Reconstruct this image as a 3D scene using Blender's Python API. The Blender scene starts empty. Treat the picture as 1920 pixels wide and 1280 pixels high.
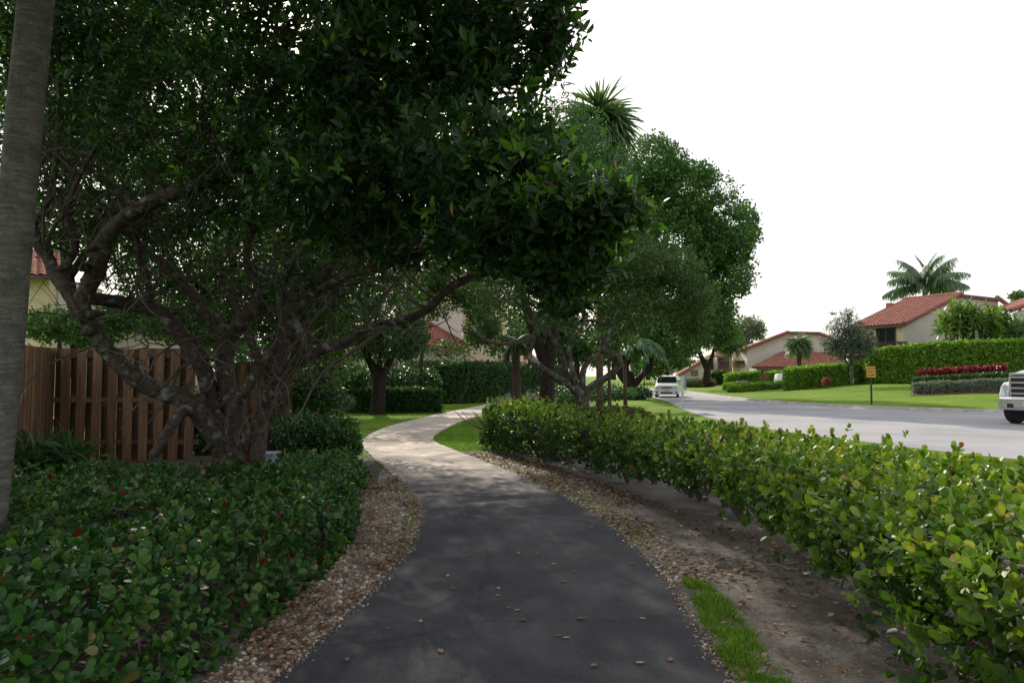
import bpy, math, random
import numpy as np
from mathutils import Vector, Matrix
random.seed(7); RS = np.random.RandomState(7)
SC = bpy.context.scene
COL = SC.collection
R = math.radians

# ------------------------------------------------------------------ camera and pixel -> world helpers
F = 1280.0; CH = 1.6
PITCH = math.atan(65.0 / F)
def ray(px, py):
    u = (px - 960) / F; v = (640 - py) / F
    return np.array([u, math.cos(PITCH) - math.sin(PITCH) * v, math.sin(PITCH) + math.cos(PITCH) * v])
def W(px, py, d):
    r = ray(px, py); r = r / r[1] * d
    return np.array([r[0], r[1], CH + r[2]])
def G(px, py, z=0.0):
    r = ray(px, py); t = (z - CH) / r[2]
    return np.array([r[0] * t, r[1] * t, z])
cam = bpy.data.cameras.new('camera'); cam.lens = 24; cam.sensor_width = 36; cam.clip_end = 3000; cam.clip_start = 0.05
co = bpy.data.objects.new('camera', cam); COL.objects.link(co)
co.location = (0, 0, CH); co.rotation_euler = (math.pi / 2 + PITCH, 0, 0); SC.camera = co

# ------------------------------------------------------------------ light
SUN_EL, SUN_AZ = R(32), R(-14)      # azimuth from +Y towards +X
sd = Vector((math.sin(SUN_AZ) * math.cos(SUN_EL), math.cos(SUN_AZ) * math.cos(SUN_EL), math.sin(SUN_EL)))
sl = bpy.data.lights.new('sun', 'SUN'); sl.energy = 5.0; sl.angle = R(0.6); sl.color = (1, .9, .78)
so = bpy.data.objects.new('sun', sl); COL.objects.link(so); so.rotation_euler = sd.to_track_quat('Z', 'Y').to_euler()
w = bpy.data.worlds.new('World'); SC.world = w; w.use_nodes = True
nt = w.node_tree; nt.nodes.clear()
sky = nt.nodes.new('ShaderNodeTexSky'); sky.sky_type = 'NISHITA'; sky.sun_disc = False
sky.sun_elevation = SUN_EL; sky.sun_rotation = SUN_AZ; sky.dust_density = 3; sky.air_density = 1
b1 = nt.nodes.new('ShaderNodeBackground'); b1.inputs[1].default_value = 0.06
b2 = nt.nodes.new('ShaderNodeBackground'); b2.inputs[0].default_value = (1, 0.985, 1.0, 1); b2.inputs[1].default_value = 0.86
ad = nt.nodes.new('ShaderNodeAddShader'); wo = nt.nodes.new('ShaderNodeOutputWorld')
nt.links.new(sky.outputs[0], b1.inputs[0]); nt.links.new(b1.outputs[0], ad.inputs[0]); nt.links.new(b2.outputs[0], ad.inputs[1]); nt.links.new(ad.outputs[0], wo.inputs[0])
SC.view_settings.view_transform = 'Standard'; SC.view_settings.look = 'None'; SC.view_settings.exposure = 0.0; SC.view_settings.gamma = 1
SC.cycles.max_bounces = 8; SC.cycles.transparent_max_bounces = 4; SC.cycles.transmission_bounces = 4; SC.cycles.diffuse_bounces = 4

# ------------------------------------------------------------------ materials
def newmat(name):
    m = bpy.data.materials.new(name); m.use_nodes = True
    return m, m.node_tree, m.node_tree.nodes['Principled BSDF']
def ramp(nt, cols, interp='LINEAR'):
    r = nt.nodes.new('ShaderNodeValToRGB'); r.color_ramp.interpolation = interp
    e = r.color_ramp.elements
    while len(e) > 1: e.remove(e[-1])
    e[0].position = cols[0][0]; e[0].color = (*cols[0][1], 1)
    for p, c in cols[1:]:
        k = e.new(p); k.color = (*c, 1)
    return r
def noise(nt, scale, detail=4, rough=.6, vec=None, dist=0):
    n = nt.nodes.new('ShaderNodeTexNoise'); n.inputs['Scale'].default_value = scale; n.inputs['Detail'].default_value = detail
    n.inputs['Roughness'].default_value = rough; n.inputs['Distortion'].default_value = dist
    if vec is None:
        tc = nt.nodes.new('ShaderNodeNewGeometry'); vec = tc.outputs['Position']
    nt.links.new(vec, n.inputs['Vector']); return n
def bump(nt, src, bs, strength=.5, dist=.02):
    b = nt.nodes.new('ShaderNodeBump'); b.inputs['Strength'].default_value = strength; b.inputs['Distance'].default_value = dist
    nt.links.new(src, b.inputs['Height']); nt.links.new(b.outputs[0], bs.inputs['Normal'])
def mix(nt, fac, a, b, mode='MIX'):
    m = nt.nodes.new('ShaderNodeMix'); m.data_type = 'RGBA'; m.blend_type = mode
    for s, v in ((m.inputs[0], fac), (m.inputs[6], a), (m.inputs[7], b)):
        if isinstance(v, (int, float)): s.default_value = v
        elif isinstance(v, tuple): s.default_value = (*v, 1)
        else: nt.links.new(v, s)
    return m.outputs[2]
def plain(name, col, rough=.6, metal=0, scale=8, var=.12, bmp=0, spec=.5):
    m, nt, bs = newmat(name)
    n = noise(nt, scale)
    r = ramp(nt, [(.3, tuple(c * (1 - var) for c in col)), (.7, tuple(min(1, c * (1 + var)) for c in col))])
    nt.links.new(n.outputs[0], r.inputs[0]); nt.links.new(r.outputs[0], bs.inputs['Base Color'])
    bs.inputs['Roughness'].default_value = rough; bs.inputs['Metallic'].default_value = metal; bs.inputs['Specular IOR Level'].default_value = spec
    if bmp: bump(nt, n.outputs[0], bs, bmp)
    return m
def leafmat(name, cols, rough=.35, trans=.35, tcol=(1.15, 1.35, .5), spec=.5):
    m, nt, bs = newmat(name)
    a = nt.nodes.new('ShaderNodeAttribute'); a.attribute_name = 'rnd'
    r = ramp(nt, cols); nt.links.new(a.outputs['Fac'], r.inputs[0])
    nt.links.new(r.outputs[0], bs.inputs['Base Color']); bs.inputs['Roughness'].default_value = rough; bs.inputs['Specular IOR Level'].default_value = spec
    t = nt.nodes.new('ShaderNodeBsdfTranslucent')
    nt.links.new(mix(nt, 1.0, r.outputs[0], tcol, 'MULTIPLY'), t.inputs[0])
    ms = nt.nodes.new('ShaderNodeMixShader'); ms.inputs[0].default_value = trans
    out = nt.nodes['Material Output']
    nt.links.new(bs.outputs[0], ms.inputs[1]); nt.links.new(t.outputs[0], ms.inputs[2]); nt.links.new(ms.outputs[0], out.inputs[0])
    return m
def bark(name, c0, c1, c2, scale=9, lich=.55, bmp=.9):
    m, nt, bs = newmat(name)
    n = noise(nt, scale, 6, .7); n2 = noise(nt, scale * .45, 5, .65)
    r = ramp(nt, [(.35, c0), (.65, c1)]); nt.links.new(n.outputs[0], r.inputs[0])
    r2 = ramp(nt, [(lich, (0, 0, 0)), (lich + .08, (1, 1, 1))]); nt.links.new(n2.outputs[0], r2.inputs[0])
    c = mix(nt, r2.outputs[0], r.outputs[0], c2)
    nt.links.new(c, bs.inputs['Base Color']); bs.inputs['Roughness'].default_value = .92; bs.inputs['Specular IOR Level'].default_value = .2
    bump(nt, n.outputs[0], bs, bmp, .03)
    return m

M = {}
DG = (.012, .035, .010)
M['leaf_main'] = leafmat('leaf_main', [(0, (.015, .040, .012)), (.5, (.029, .078, .018)), (.72, (.052, .135, .022)), (.86, (.12, .26, .03)), (.985, (.15, .29, .03)), (1, (.35, .22, .02))], .4, .35, (1.15, 1.35, .5), .4)
M['leaf_coco'] = leafmat('leaf_coco', [(0, (.020, .055, .012)), (.3, (.055, .125, .016)), (.62, (.14, .24, .025)), (.88, (.31, .38, .045)), (.965, (.40, .34, .07)), (.985, (.36, .20, .06)), (1, (.30, .08, .035))], .42, .4, (1.1, 1.25, .5))
M['leaf_bed'] = leafmat('leaf_bed', [(0, (.016, .06, .014)), (.5, (.038, .12, .02)), (.8, (.08, .19, .03)), (.9, (.17, .20, .05)), (.975, (.17, .17, .05)), (1, (.20, .014, .014))], .42, .3, (1.1, 1.25, .6), .4)
M['leaf_mid'] = leafmat('leaf_mid', [(0, (.028, .06, .018)), (.6, (.055, .115, .028)), (1, (.14, .20, .05))], .55, .35)
M['leaf_big'] = leafmat('leaf_big', [(0, (.03, .08, .02)), (.6, (.065, .16, .03)), (1, (.15, .27, .045))], .5, .35)
M['leaf_pale'] = leafmat('leaf_pale', [(0, (.07, .10, .06)), (.6, (.13, .17, .10)), (1, (.22, .27, .15))], .55, .3)
M['leaf_grey'] = leafmat('leaf_grey', [(0, (.03, .05, .035)), (.6, (.06, .095, .06)), (1, (.13, .17, .11))], .5, .25)
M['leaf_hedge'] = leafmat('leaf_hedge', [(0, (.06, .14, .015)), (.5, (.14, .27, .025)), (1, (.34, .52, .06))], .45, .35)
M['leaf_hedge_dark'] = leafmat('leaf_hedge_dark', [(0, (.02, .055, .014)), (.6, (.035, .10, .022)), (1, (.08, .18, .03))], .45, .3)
M['leaf_red'] = leafmat('leaf_red', [(0, (.06, .008, .012)), (.5, (.17, .018, .025)), (.85, (.36, .05, .05)), (1, (.10, .03, .03))], .4, .3, (1.2, .8, .6))
M['leaf_silver'] = leafmat('leaf_silver', [(0, (.10, .13, .09)), (.6, (.18, .22, .17)), (1, (.32, .35, .28))], .6, .2)
M['leaf_redtip'] = leafmat('leaf_redtip', [(0, (.03, .09, .02)), (.55, (.05, .12, .025)), (.7, (.14, .05, .03)), (1, (.24, .03, .03))], .4, .3)
M['leaf_dracaena'] = leafmat('leaf_dracaena', [(0, (.05, .11, .02)), (.5, (.13, .23, .04)), (1, (.32, .44, .11))], .4, .3)
M['frond'] = leafmat('frond', [(0, (.03, .08, .03)), (.6, (.055, .13, .045)), (1, (.12, .2, .08))], .35, .3)
M['frond_grey'] = leafmat('frond_grey', [(0, (.05, .095, .045)), (.6, (.095, .16, .075)), (1, (.17, .24, .12))], .4, .3)
M['blade'] = leafmat('blade', [(0, (.05, .12, .012)), (.6, (.13, .27, .02)), (.9, (.26, .42, .05)), (1, (.4, .36, .14))], .5, .35)
M['flower'] = leafmat('flower', [(0, (.10, .14, .06)), (.5, (.3, .33, .2)), (1, (.7, .66, .52))], .6, .3, (1, 1, 1))
M['litter'] = leafmat('litter', [(0, (.06, .03, .02)), (.4, (.17, .09, .05)), (.75, (.30, .19, .11)), (.9, (.40, .33, .18)), (1, (.20, .05, .03))], .7, .1, (1, .9, .7))
M['bark_lichen'] = bark('bark_lichen', (.035, .026, .02), (.12, .095, .075), (.20, .235, .19), 14, .56)
M['bark_grey'] = bark('bark_grey', (.04, .033, .027), (.14, .122, .10), (.25, .27, .225), 11, .54)
M['bark_dark'] = bark('bark_dark', (.012, .009, .007), (.05, .036, .028), (.06, .06, .045), 10, .62)
M['bark_palm'] = bark('bark_palm', (.13, .12, .105), (.24, .22, .195), (.12, .135, .115), 7, .55, .5)
M['bark_brown'] = bark('bark_brown', (.05, .033, .022), (.12, .085, .06), (.14, .12, .09), 12, .6)
M['twig'] = plain('twig', (.09, .072, .055), .9, scale=14, var=.4)
M['stem'] = plain('stem', (.13, .105, .085), .9, scale=18, var=.45)
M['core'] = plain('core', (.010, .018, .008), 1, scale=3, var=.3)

m, nt, bs = newmat('bark_palm'); g = nt.nodes.new('ShaderNodeNewGeometry'); mp = nt.nodes.new('ShaderNodeMapping'); mp.inputs['Scale'].default_value = (1, 1, 7); nt.links.new(g.outputs['Position'], mp.inputs[0])
na = noise(nt, 5, 6, .7, mp.outputs[0]); nb = noise(nt, 5.5, 6, .7); nc = noise(nt, 60, 4, .7)
ra = ramp(nt, [(.32, (.12, .11, .095)), (.5, (.19, .175, .155)), (.7, (.30, .275, .24))]); nt.links.new(na.outputs[0], ra.inputs[0])
rb = ramp(nt, [(.5, (0, 0, 0)), (.62, (.8, .8, .8))]); nt.links.new(nb.outputs[0], rb.inputs[0]); rc = ramp(nt, [(.3, (.7, .7, .7)), (.7, (1.25, 1.25, 1.25))]); nt.links.new(nc.outputs[0], rc.inputs[0])
nt.links.new(mix(nt, 1.0, mix(nt, rb.outputs[0], ra.outputs[0], (.10, .12, .09)), rc.outputs[0], 'MULTIPLY'), bs.inputs['Base Color']); bs.inputs['Roughness'].default_value = .92; bs.inputs['Specular IOR Level'].default_value = .2
bump(nt, na.outputs[0], bs, .9, .03); M['bark_palm'] = m
# wood of the fence
m, nt, bs = newmat('fence_wood'); g = nt.nodes.new('ShaderNodeNewGeometry')
mp = nt.nodes.new('ShaderNodeMapping'); mp.inputs['Scale'].default_value = (9, 9, .6); nt.links.new(g.outputs['Position'], mp.inputs[0])
n = noise(nt, 2.2, 7, .7, mp.outputs[0], .6); r = ramp(nt, [(.3, (.10, .056, .030)), (.55, (.23, .135, .072)), (.75, (.36, .235, .14))]); nt.links.new(n.outputs[0], r.inputs[0])
a = nt.nodes.new('ShaderNodeAttribute'); a.attribute_name = 'rnd'; r2 = ramp(nt, [(0, (.35, .33, .33)), (1, (1.15, 1.1, 1.05))]); nt.links.new(a.outputs['Fac'], r2.inputs[0])
nt.links.new(mix(nt, 1.0, r.outputs[0], r2.outputs[0], 'MULTIPLY'), bs.inputs['Base Color']); bs.inputs['Roughness'].default_value = .85; bump(nt, n.outputs[0], bs, .4, .01)
M['fence_wood'] = m
# path: dark sealed asphalt near, worn pale surface further on, lightened and warmed to look sunlit
m, nt, bs = newmat('path'); g = nt.nodes.new('ShaderNodeNewGeometry'); sp = nt.nodes.new('ShaderNodeSeparateXYZ'); nt.links.new(g.outputs['Position'], sp.inputs[0])
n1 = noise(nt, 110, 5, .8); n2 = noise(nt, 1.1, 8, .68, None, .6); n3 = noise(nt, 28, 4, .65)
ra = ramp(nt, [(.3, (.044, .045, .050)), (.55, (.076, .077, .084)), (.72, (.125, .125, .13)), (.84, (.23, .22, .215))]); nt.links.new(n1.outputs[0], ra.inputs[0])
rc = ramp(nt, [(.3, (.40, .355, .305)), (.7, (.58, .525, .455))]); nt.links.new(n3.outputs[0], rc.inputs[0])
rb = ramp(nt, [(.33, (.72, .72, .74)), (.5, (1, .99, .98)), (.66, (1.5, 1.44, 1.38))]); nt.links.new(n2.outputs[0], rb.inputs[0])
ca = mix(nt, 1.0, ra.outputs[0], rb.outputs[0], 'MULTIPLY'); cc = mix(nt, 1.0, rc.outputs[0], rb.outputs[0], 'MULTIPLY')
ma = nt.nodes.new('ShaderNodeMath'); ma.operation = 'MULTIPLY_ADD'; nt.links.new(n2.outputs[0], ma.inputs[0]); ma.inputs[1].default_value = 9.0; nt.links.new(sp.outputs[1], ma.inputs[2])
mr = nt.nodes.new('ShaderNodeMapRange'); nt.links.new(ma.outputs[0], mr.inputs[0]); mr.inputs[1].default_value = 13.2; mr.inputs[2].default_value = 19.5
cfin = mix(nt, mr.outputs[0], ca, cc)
vo = nt.nodes.new('ShaderNodeTexVoronoi'); vo.feature = 'DISTANCE_TO_EDGE'; vo.inputs['Scale'].default_value = .5
nd = noise(nt, 2.5, 5, .7); mv = nt.nodes.new('ShaderNodeMix'); mv.data_type = 'VECTOR'; mv.inputs[0].default_value = .25
nt.links.new(g.outputs['Position'], mv.inputs[4]); nt.links.new(nd.outputs[1], mv.inputs[5]); nt.links.new(mv.outputs[1], vo.inputs['Vector'])
rk = ramp(nt, [(0, (.72, .72, .72)), (.003, (.75, .75, .75)), (.008, (1, 1, 1))]); nt.links.new(vo.outputs[0], rk.inputs[0])
nt.links.new(mix(nt, .6, cfin, mix(nt, 1.0, cfin, rk.outputs[0], 'MULTIPLY')), bs.inputs['Base Color'])
bs.inputs['Roughness'].default_value = .9; bs.inputs['Specular IOR Level'].default_value = .12; bump(nt, n1.outputs[0], bs, .8, .008)
M['path'] = m
# road
m, nt, bs = newmat('road'); n1 = noise(nt, 45, 4, .7); n2 = noise(nt, .35, 6, .6)
ra = ramp(nt, [(.3, (.215, .218, .224)), (.7, (.32, .321, .327))]); nt.links.new(n1.outputs[0], ra.inputs[0])
rb = ramp(nt, [(.35, (.78, .79, .81)), (.5, (.98, .98, 1.0)), (.65, (1.14, 1.12, 1.1))]); nt.links.new(n2.outputs[0], rb.inputs[0])
nt.links.new(mix(nt, 1.0, ra.outputs[0], rb.outputs[0], 'MULTIPLY'), bs.inputs['Base Color']); bs.inputs['Roughness'].default_value = .85
M['road'] = m
# lawn
m, nt, bs = newmat('lawn'); n1 = noise(nt, 30, 5, .75); n2 = noise(nt, .35, 6, .6, None, .3); n4 = noise(nt, 3.2, 4, .6)
ra = ramp(nt, [(.3, (.075, .145, .012)), (.55, (.15, .26, .024)), (.8, (.26, .36, .055))]); nt.links.new(n1.outputs[0], ra.inputs[0])
rb = ramp(nt, [(.3, (.66, .74, .8)), (.5, (1, 1, 1)), (.68, (1.4, 1.12, 1.15))]); nt.links.new(n2.outputs[0], rb.inputs[0])
rd = ramp(nt, [(.3, (.8, .82, .8)), (.7, (1.15, 1.1, 1.1))]); nt.links.new(n4.outputs[0], rd.inputs[0])
nt.links.new(mix(nt, 1.0, mix(nt, 1.0, ra.outputs[0], rb.outputs[0], 'MULTIPLY'), rd.outputs[0], 'MULTIPLY'), bs.inputs['Base Color']); bs.inputs['Roughness'].default_value = .9; bs.inputs['Specular IOR Level'].default_value = .1
bump(nt, n1.outputs[0], bs, 1.0, .05)
M['lawn'] = m
def soil(name, c0, c1, c2):
    m, nt, bs = newmat(name); n1 = noise(nt, 60, 5, .75); n2 = noise(nt, 1.6, 6, .65, None, .4)
    ra = ramp(nt, [(.3, c0), (.7, c1)]); nt.links.new(n1.outputs[0], ra.inputs[0])
    rr = ramp(nt, [(.42, (0, 0, 0)), (.6, (1, 1, 1))]); nt.links.new(n2.outputs[0], rr.inputs[0])
    nt.links.new(mix(nt, rr.outputs[0], ra.outputs[0], c2), bs.inputs['Base Color']); bs.inputs['Roughness'].default_value = .95
    n3 = noise(nt, 14, 6, .7); bump(nt, n3.outputs[0], bs, 1.0, .05); return m
M['sand'] = soil('sand', (.10, .09, .08), (.38, .345, .31), (.14, .115, .095))
M['mulch'] = soil('mulch', (.03, .022, .016), (.10, .07, .05), (.06, .045, .032))
# roof tile
M['tile'] = plain('tile', (.34, .14, .10), .85, scale=2.5, var=.35, bmp=.2)
M['tile_dark'] = plain('tile_dark', (.25, .08, .06), .8, scale=2.5, var=.3)
M['stucco'] = plain('stucco', (.60, .53, .46), .9, scale=1.2, var=.07)
M['stucco_grey'] = plain('stucco_grey', (.56, .50, .45), .9, scale=1.0, var=.06)
M['stucco_yellow'] = plain('stucco_yellow', (.68, .56, .36), .9, scale=1.2, var=.06)
M['wood_brown'] = plain('wood_brown', (.10, .05, .035), .8, scale=6, var=.3)
M['fascia'] = plain('fascia', (.13, .07, .055), .8, scale=6, var=.25)
M['glass'] = plain('glass', (.02, .025, .03), .08, scale=1, var=.2, spec=.8)
M['white'] = plain('white', (.78, .79, .80), .25, scale=2, var=.03, spec=.6)
M['chrome'] = plain('chrome', (.62, .63, .65), .22, .9, 3, .1)
M['lamp'] = plain('lamp', (.55, .57, .58), .15, scale=30, var=.25, spec=.8)
M['black'] = plain('black', (.015, .015, .016), .5, scale=8, var=.3)
M['rubber'] = plain('rubber', (.018, .018, .018), .85, scale=20, var=.3)
M['concrete'] = plain('concrete', (.36, .34, .31), .9, scale=5, var=.2, bmp=.3)
M['kerb'] = plain('kerb', (.33, .31, .28), .9, scale=2.0, var=.35, bmp=.3)
M['boxgrey'] = plain('boxgrey', (.22, .24, .27), .6, scale=9, var=.2)
M['postpaint'] = plain('postpaint', (.42, .52, .56), .5, scale=9, var=.12)
M['yellow'] = plain('yellow', (.72, .36, .02), .5, scale=12, var=.08)
M['signpost'] = plain('signpost', (.012, .035, .022), .5, scale=9, var=.2)
M['plate'] = plain('plate', (.5, .52, .52), .5, scale=30, var=.3)
M['paintline'] = plain('paintline', (.62, .62, .60), .8, scale=9, var=.2)
M['pot'] = M['boxgrey']
# pebbles
m, nt, bs = newmat('pebble'); a = nt.nodes.new('ShaderNodeAttribute'); a.attribute_name = 'rnd'
r = ramp(nt, [(0, (.12, .08, .055)), (.3, (.26, .19, .13)), (.6, (.38, .30, .21)), (.78, (.20, .13, .09)), (.9, (.47, .42, .35)), (1, (.66, .63, .57))]); nt.links.new(a.outputs['Fac'], r.inputs[0]); nt.links.new(r.outputs[0], bs.inputs['Base Color']); bs.inputs['Roughness'].default_value = .75
M['pebble'] = m

# ------------------------------------------------------------------ object helpers
def tagp(o, label=None, cat=None, group=None, kind=None):
    if label: o['label'] = label
    if cat: o['category'] = cat
    if group: o['group'] = group
    if kind: o['kind'] = kind
    return o
def thing(name, label, cat, loc=(0, 0, 0), rz=0, group=None):
    o = bpy.data.objects.new(name, None); COL.objects.link(o); o.location = [float(v) for v in loc]; o.rotation_euler = (0, 0, rz)
    o.empty_display_size = .1
    return tagp(o, label, cat, group)
def link_mesh(name, me, mat, parent=None):
    me.materials.append(mat)
    o = bpy.data.objects.new(name, me); COL.objects.link(o)
    if parent is not None: o.parent = parent
    return o
class MB:
    def __init__(s): s.v = []; s.f = []; s.r = []
    def add(s, vs, fs, rnd=.5):
        b = len(s.v); s.v += [tuple(float(c) for c in v) for v in vs]; s.f += [tuple(b + i for i in f) for f in fs]; s.r += [rnd] * len(fs)
    def box(s, c, size, rot=None, rnd=.5, bev=0):
        x, y, z = [q / 2 for q in size]
        if bev > 0:
            b = min(bev, x * .9, y * .9, z * .9); vs = []; 
            bm = __import__('bmesh').new(); __import__('bmesh').ops.create_cube(bm, size=1)
            for v in bm.verts: v.co = Vector((v.co.x * 2 * x, v.co.y * 2 * y, v.co.z * 2 * z))
            __import__('bmesh').ops.bevel(bm, geom=list(bm.edges), offset=b, segments=2, affect='EDGES', profile=.6)
            bm.verts.index_update(); vs = [v.co.copy() for v in bm.verts]; fs = [[v.index for v in f.verts] for f in bm.faces]; bm.free()
        else:
            vs = [Vector((a * x, b * y, c2 * z)) for a in (-1, 1) for b in (-1, 1) for c2 in (-1, 1)]
            fs = [(0, 1, 3, 2), (4, 6, 7, 5), (0, 4, 5, 1), (2, 3, 7, 6), (0, 2, 6, 4), (1, 5, 7, 3)]
        if rot is not None: vs = [rot @ v for v in vs]
        s.add([(v[0] + c[0], v[1] + c[1], v[2] + c[2]) for v in vs], fs, rnd)
    def beam(s, a, b, wd, ht, rnd=.5):      # box from a to b
        a = Vector(a); b = Vector(b); d = b - a; L = d.length; d.normalize()
        up = Vector((0, 0, 1)) if abs(d.z) < .95 else Vector((0, 1, 0))
        sx = d.cross(up).normalized(); sz = sx.cross(d)
        rot = Matrix((sx, d, sz)).transposed(); s.box((a + b) / 2, (wd, L, ht), rot, rnd)
    def prism(s, poly, nrm, th, rnd=.5):     # poly: 3d points, extruded by -nrm*th
        n = len(poly); nr = Vector(nrm).normalized() * th
        vs = [Vector(p) for p in poly] + [Vector(p) - nr for p in poly]
        fs = [tuple(range(n)), tuple(reversed(range(n, 2 * n)))] + [(i, i + n, (i + 1) % n + n, (i + 1) % n) for i in range(n)]
        s.add(vs, fs, rnd)
    def tube(s, pts, rad, seg=8, gn=0.0, sub=3, cap=True, rnd=.5):
        P = [Vector(p) for p in pts]; n = len(P)
        Q = []; RR = []
        if sub > 1 and n > 2:
            for i in range(n - 1):
                p0 = P[max(i - 1, 0)]; p1 = P[i]; p2 = P[i + 1]; p3 = P[min(i + 2, n - 1)]
                for k in range(sub):
                    t = k / sub
                    Q.append(.5 * ((2 * p1) + (p2 - p0) * t + (2 * p0 - 5 * p1 + 4 * p2 - p3) * t * t + (3 * p1 - p0 - 3 * p2 + p3) * t ** 3)); RR.append(rad[i] * (1 - t) + rad[i + 1] * t)
            Q.append(P[-1]); RR.append(rad[-1])
        else: Q = P; RR = list(rad)
        T = None; vs = []; fs = []
        up = None
        for i, q in enumerate(Q):
            d = (Q[min(i + 1, len(Q) - 1)] - Q[max(i - 1, 0)])
            if d.length < 1e-6: d = Vector((0, 0, 1))
            d.normalize()
            if up is None: up = d.orthogonal().normalized()
            else:
                up = up - d * up.dot(d)
                up = up.normalized() if up.length > 1e-5 else d.orthogonal().normalized()
            bi = d.cross(up)
            for k in range(seg):
                a = 2 * math.pi * k / seg; rr = RR[i]
                if gn: rr *= 1 + gn * (random.random() - .5) + gn * .6 * math.sin(3 * a + i * .7)
                vs.append(q + (up * math.cos(a) + bi * math.sin(a)) * rr)
        for i in range(len(Q) - 1):
            for k in range(seg):
                a = i * seg + k; b = i * seg + (k + 1) % seg
                fs.append((a, b, b + seg, a + seg))
        if cap: fs.append(tuple(reversed(range(seg)))); fs.append(tuple(range((len(Q) - 1) * seg, len(Q) * seg)))
        s.add(vs, fs, rnd)
        return Q, RR
    def lathe(s, prof, seg=24, axis='z', c=(0, 0, 0), rnd=.5):
        vs = []; fs = []
        for r_, h in prof:
            for k in range(seg):
                a = 2 * math.pi * k / seg; x, y, z = r_ * math.cos(a), r_ * math.sin(a), h
                v = (x, y, z) if axis == 'z' else ((z, x, y) if axis == 'x' else (x, z, y))
                vs.append((v[0] + c[0], v[1] + c[1], v[2] + c[2]))
        for i in range(len(prof) - 1):
            for k in range(seg): fs.append((i * seg + k, i * seg + (k + 1) % seg, (i + 1) * seg + (k + 1) % seg, (i + 1) * seg + k))
        fs.append(tuple(range(seg))); fs.append(tuple(range((len(prof) - 1) * seg, len(prof) * seg)))
        s.add(vs, fs, rnd)
    def build(s, name, mat, parent=None, smooth=False, local=False):
        if parent is not None and not local:
            l = parent.location; vs = [(v[0] - l.x, v[1] - l.y, v[2] - l.z) for v in s.v]
        else: vs = s.v
        me = bpy.data.meshes.new(name); me.from_pydata(vs, [], s.f); me.update()
        at = me.attributes.new('rnd', 'FLOAT', 'FACE'); at.data.foreach_set('value', s.r)
        import bmesh
        bm = bmesh.new(); bm.from_mesh(me); bmesh.ops.recalc_face_normals(bm, faces=bm.faces[:]); bm.to_mesh(me); bm.free()
        if smooth: me.polygons.foreach_set('use_smooth', [True] * len(me.polygons))
        return link_mesh(name, me, mat, parent)

# leaf templates: vertices (x across, y along, z up) and faces
TPL = {
 'ovate': (np.array([[0, 0, 0], [-.20, .38, .05], [0, .38, -.02], [.20, .38, .05], [-.17, .72, .03], [0, .72, -.05], [.17, .72, .03], [0, 1.0, -.12]]), [(0, 2, 1), (0, 3, 2), (1, 2, 5, 4), (2, 3, 6, 5), (4, 5, 7), (5, 6, 7)]),
 'round': (np.array([[0, 0, 0], [-.27, .30, .06], [0, .30, 0], [.27, .30, .06], [-.36, .65, .05], [0, .65, -.01], [.36, .65, .05], [-.2, .93, .0], [0, .97, -.04], [.2, .93, .0]]), [(0, 2, 1), (0, 3, 2), (1, 2, 5, 4), (2, 3, 6, 5), (4, 5, 8, 7), (5, 6, 9, 8)]),
 'quad': (np.array([[0, 0, 0], [-.30, .5, .06], [0, 1.0, -.06], [.30, .5, .06]]), [(0, 3, 2, 1)]),
 'strap': (np.array([[-.03, 0, 0], [.03, 0, 0], [-.055, .5, .02], [.055, .5, .02], [0, 1, -.25]]), [(0, 1, 3, 2), (2, 3, 4)]),
 'blade': (np.array([[-.05, 0, 0], [.05, 0, 0], [0, 1, .2]]), [(0, 1, 2)]),
 'flake': (np.array([[-.3, -.5, 0], [.3, -.5, .05], [.42, .1, .16], [0, .55, .02], [-.42, .1, .1]]), [(0, 1, 2, 3, 4)]),
}
TPL['strapw'] = (TPL['strap'][0] * [2.0, 1, 1.6], TPL['strap'][1])
def nrmz(a): return a / np.maximum(np.linalg.norm(a, axis=1, keepdims=True), 1e-9)
def bulk(name, V, faces_tpl, rnd, mat, parent=None, smooth=False):
    """V: (N, k, 3) vertices, the same face template for each of N pieces"""
    N, k, _ = V.shape
    if parent is not None: V = V - np.array(parent.location)[None, None, :]
    loops = np.concatenate([np.array(f) for f in faces_tpl]); tot = np.array([len(f) for f in faces_tpl])
    LI = (loops[None, :] + (np.arange(N) * k)[:, None]).ravel(); LT = np.tile(tot, N); LS = np.concatenate([[0], np.cumsum(LT)[:-1]])
    me = bpy.data.meshes.new(name); me.vertices.add(N * k); me.loops.add(len(LI)); me.polygons.add(len(LT))
    me.vertices.foreach_set('co', V.astype(np.float32).ravel()); me.loops.foreach_set('vertex_index', LI.astype(np.int32))
    me.polygons.foreach_set('loop_start', LS.astype(np.int32)); me.polygons.foreach_set('loop_total', LT.astype(np.int32))
    at = me.attributes.new('rnd', 'FLOAT', 'FACE'); at.data.foreach_set('value', np.repeat(rnd, len(faces_tpl)).astype(np.float32))
    if smooth: me.polygons.foreach_set('use_smooth', np.ones(len(LT), bool))
    me.update(); me.validate()
    return link_mesh(name, me, mat, parent)
def leaves(name, pos, dr, nm, size, tpl, mat, parent=None, rnd=None, smooth=True):
    T, Fc = TPL[tpl]; N = len(pos)
    dr = nrmz(dr); side = nrmz(np.cross(dr, nm)); nm = np.cross(side, dr)
    V = pos[:, None, :] + size[:, None, None] * (T[None, :, 0:1] * side[:, None, :] + T[None, :, 1:2] * dr[:, None, :] + T[None, :, 2:3] * nm[:, None, :])
    if rnd is None: rnd = RS.rand(N)
    return bulk(name, V, Fc, rnd, mat, parent, smooth)
_ph = RS.rand(6, 4) * 6.28; _dr = nrmz(RS.randn(6, 3))
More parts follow.
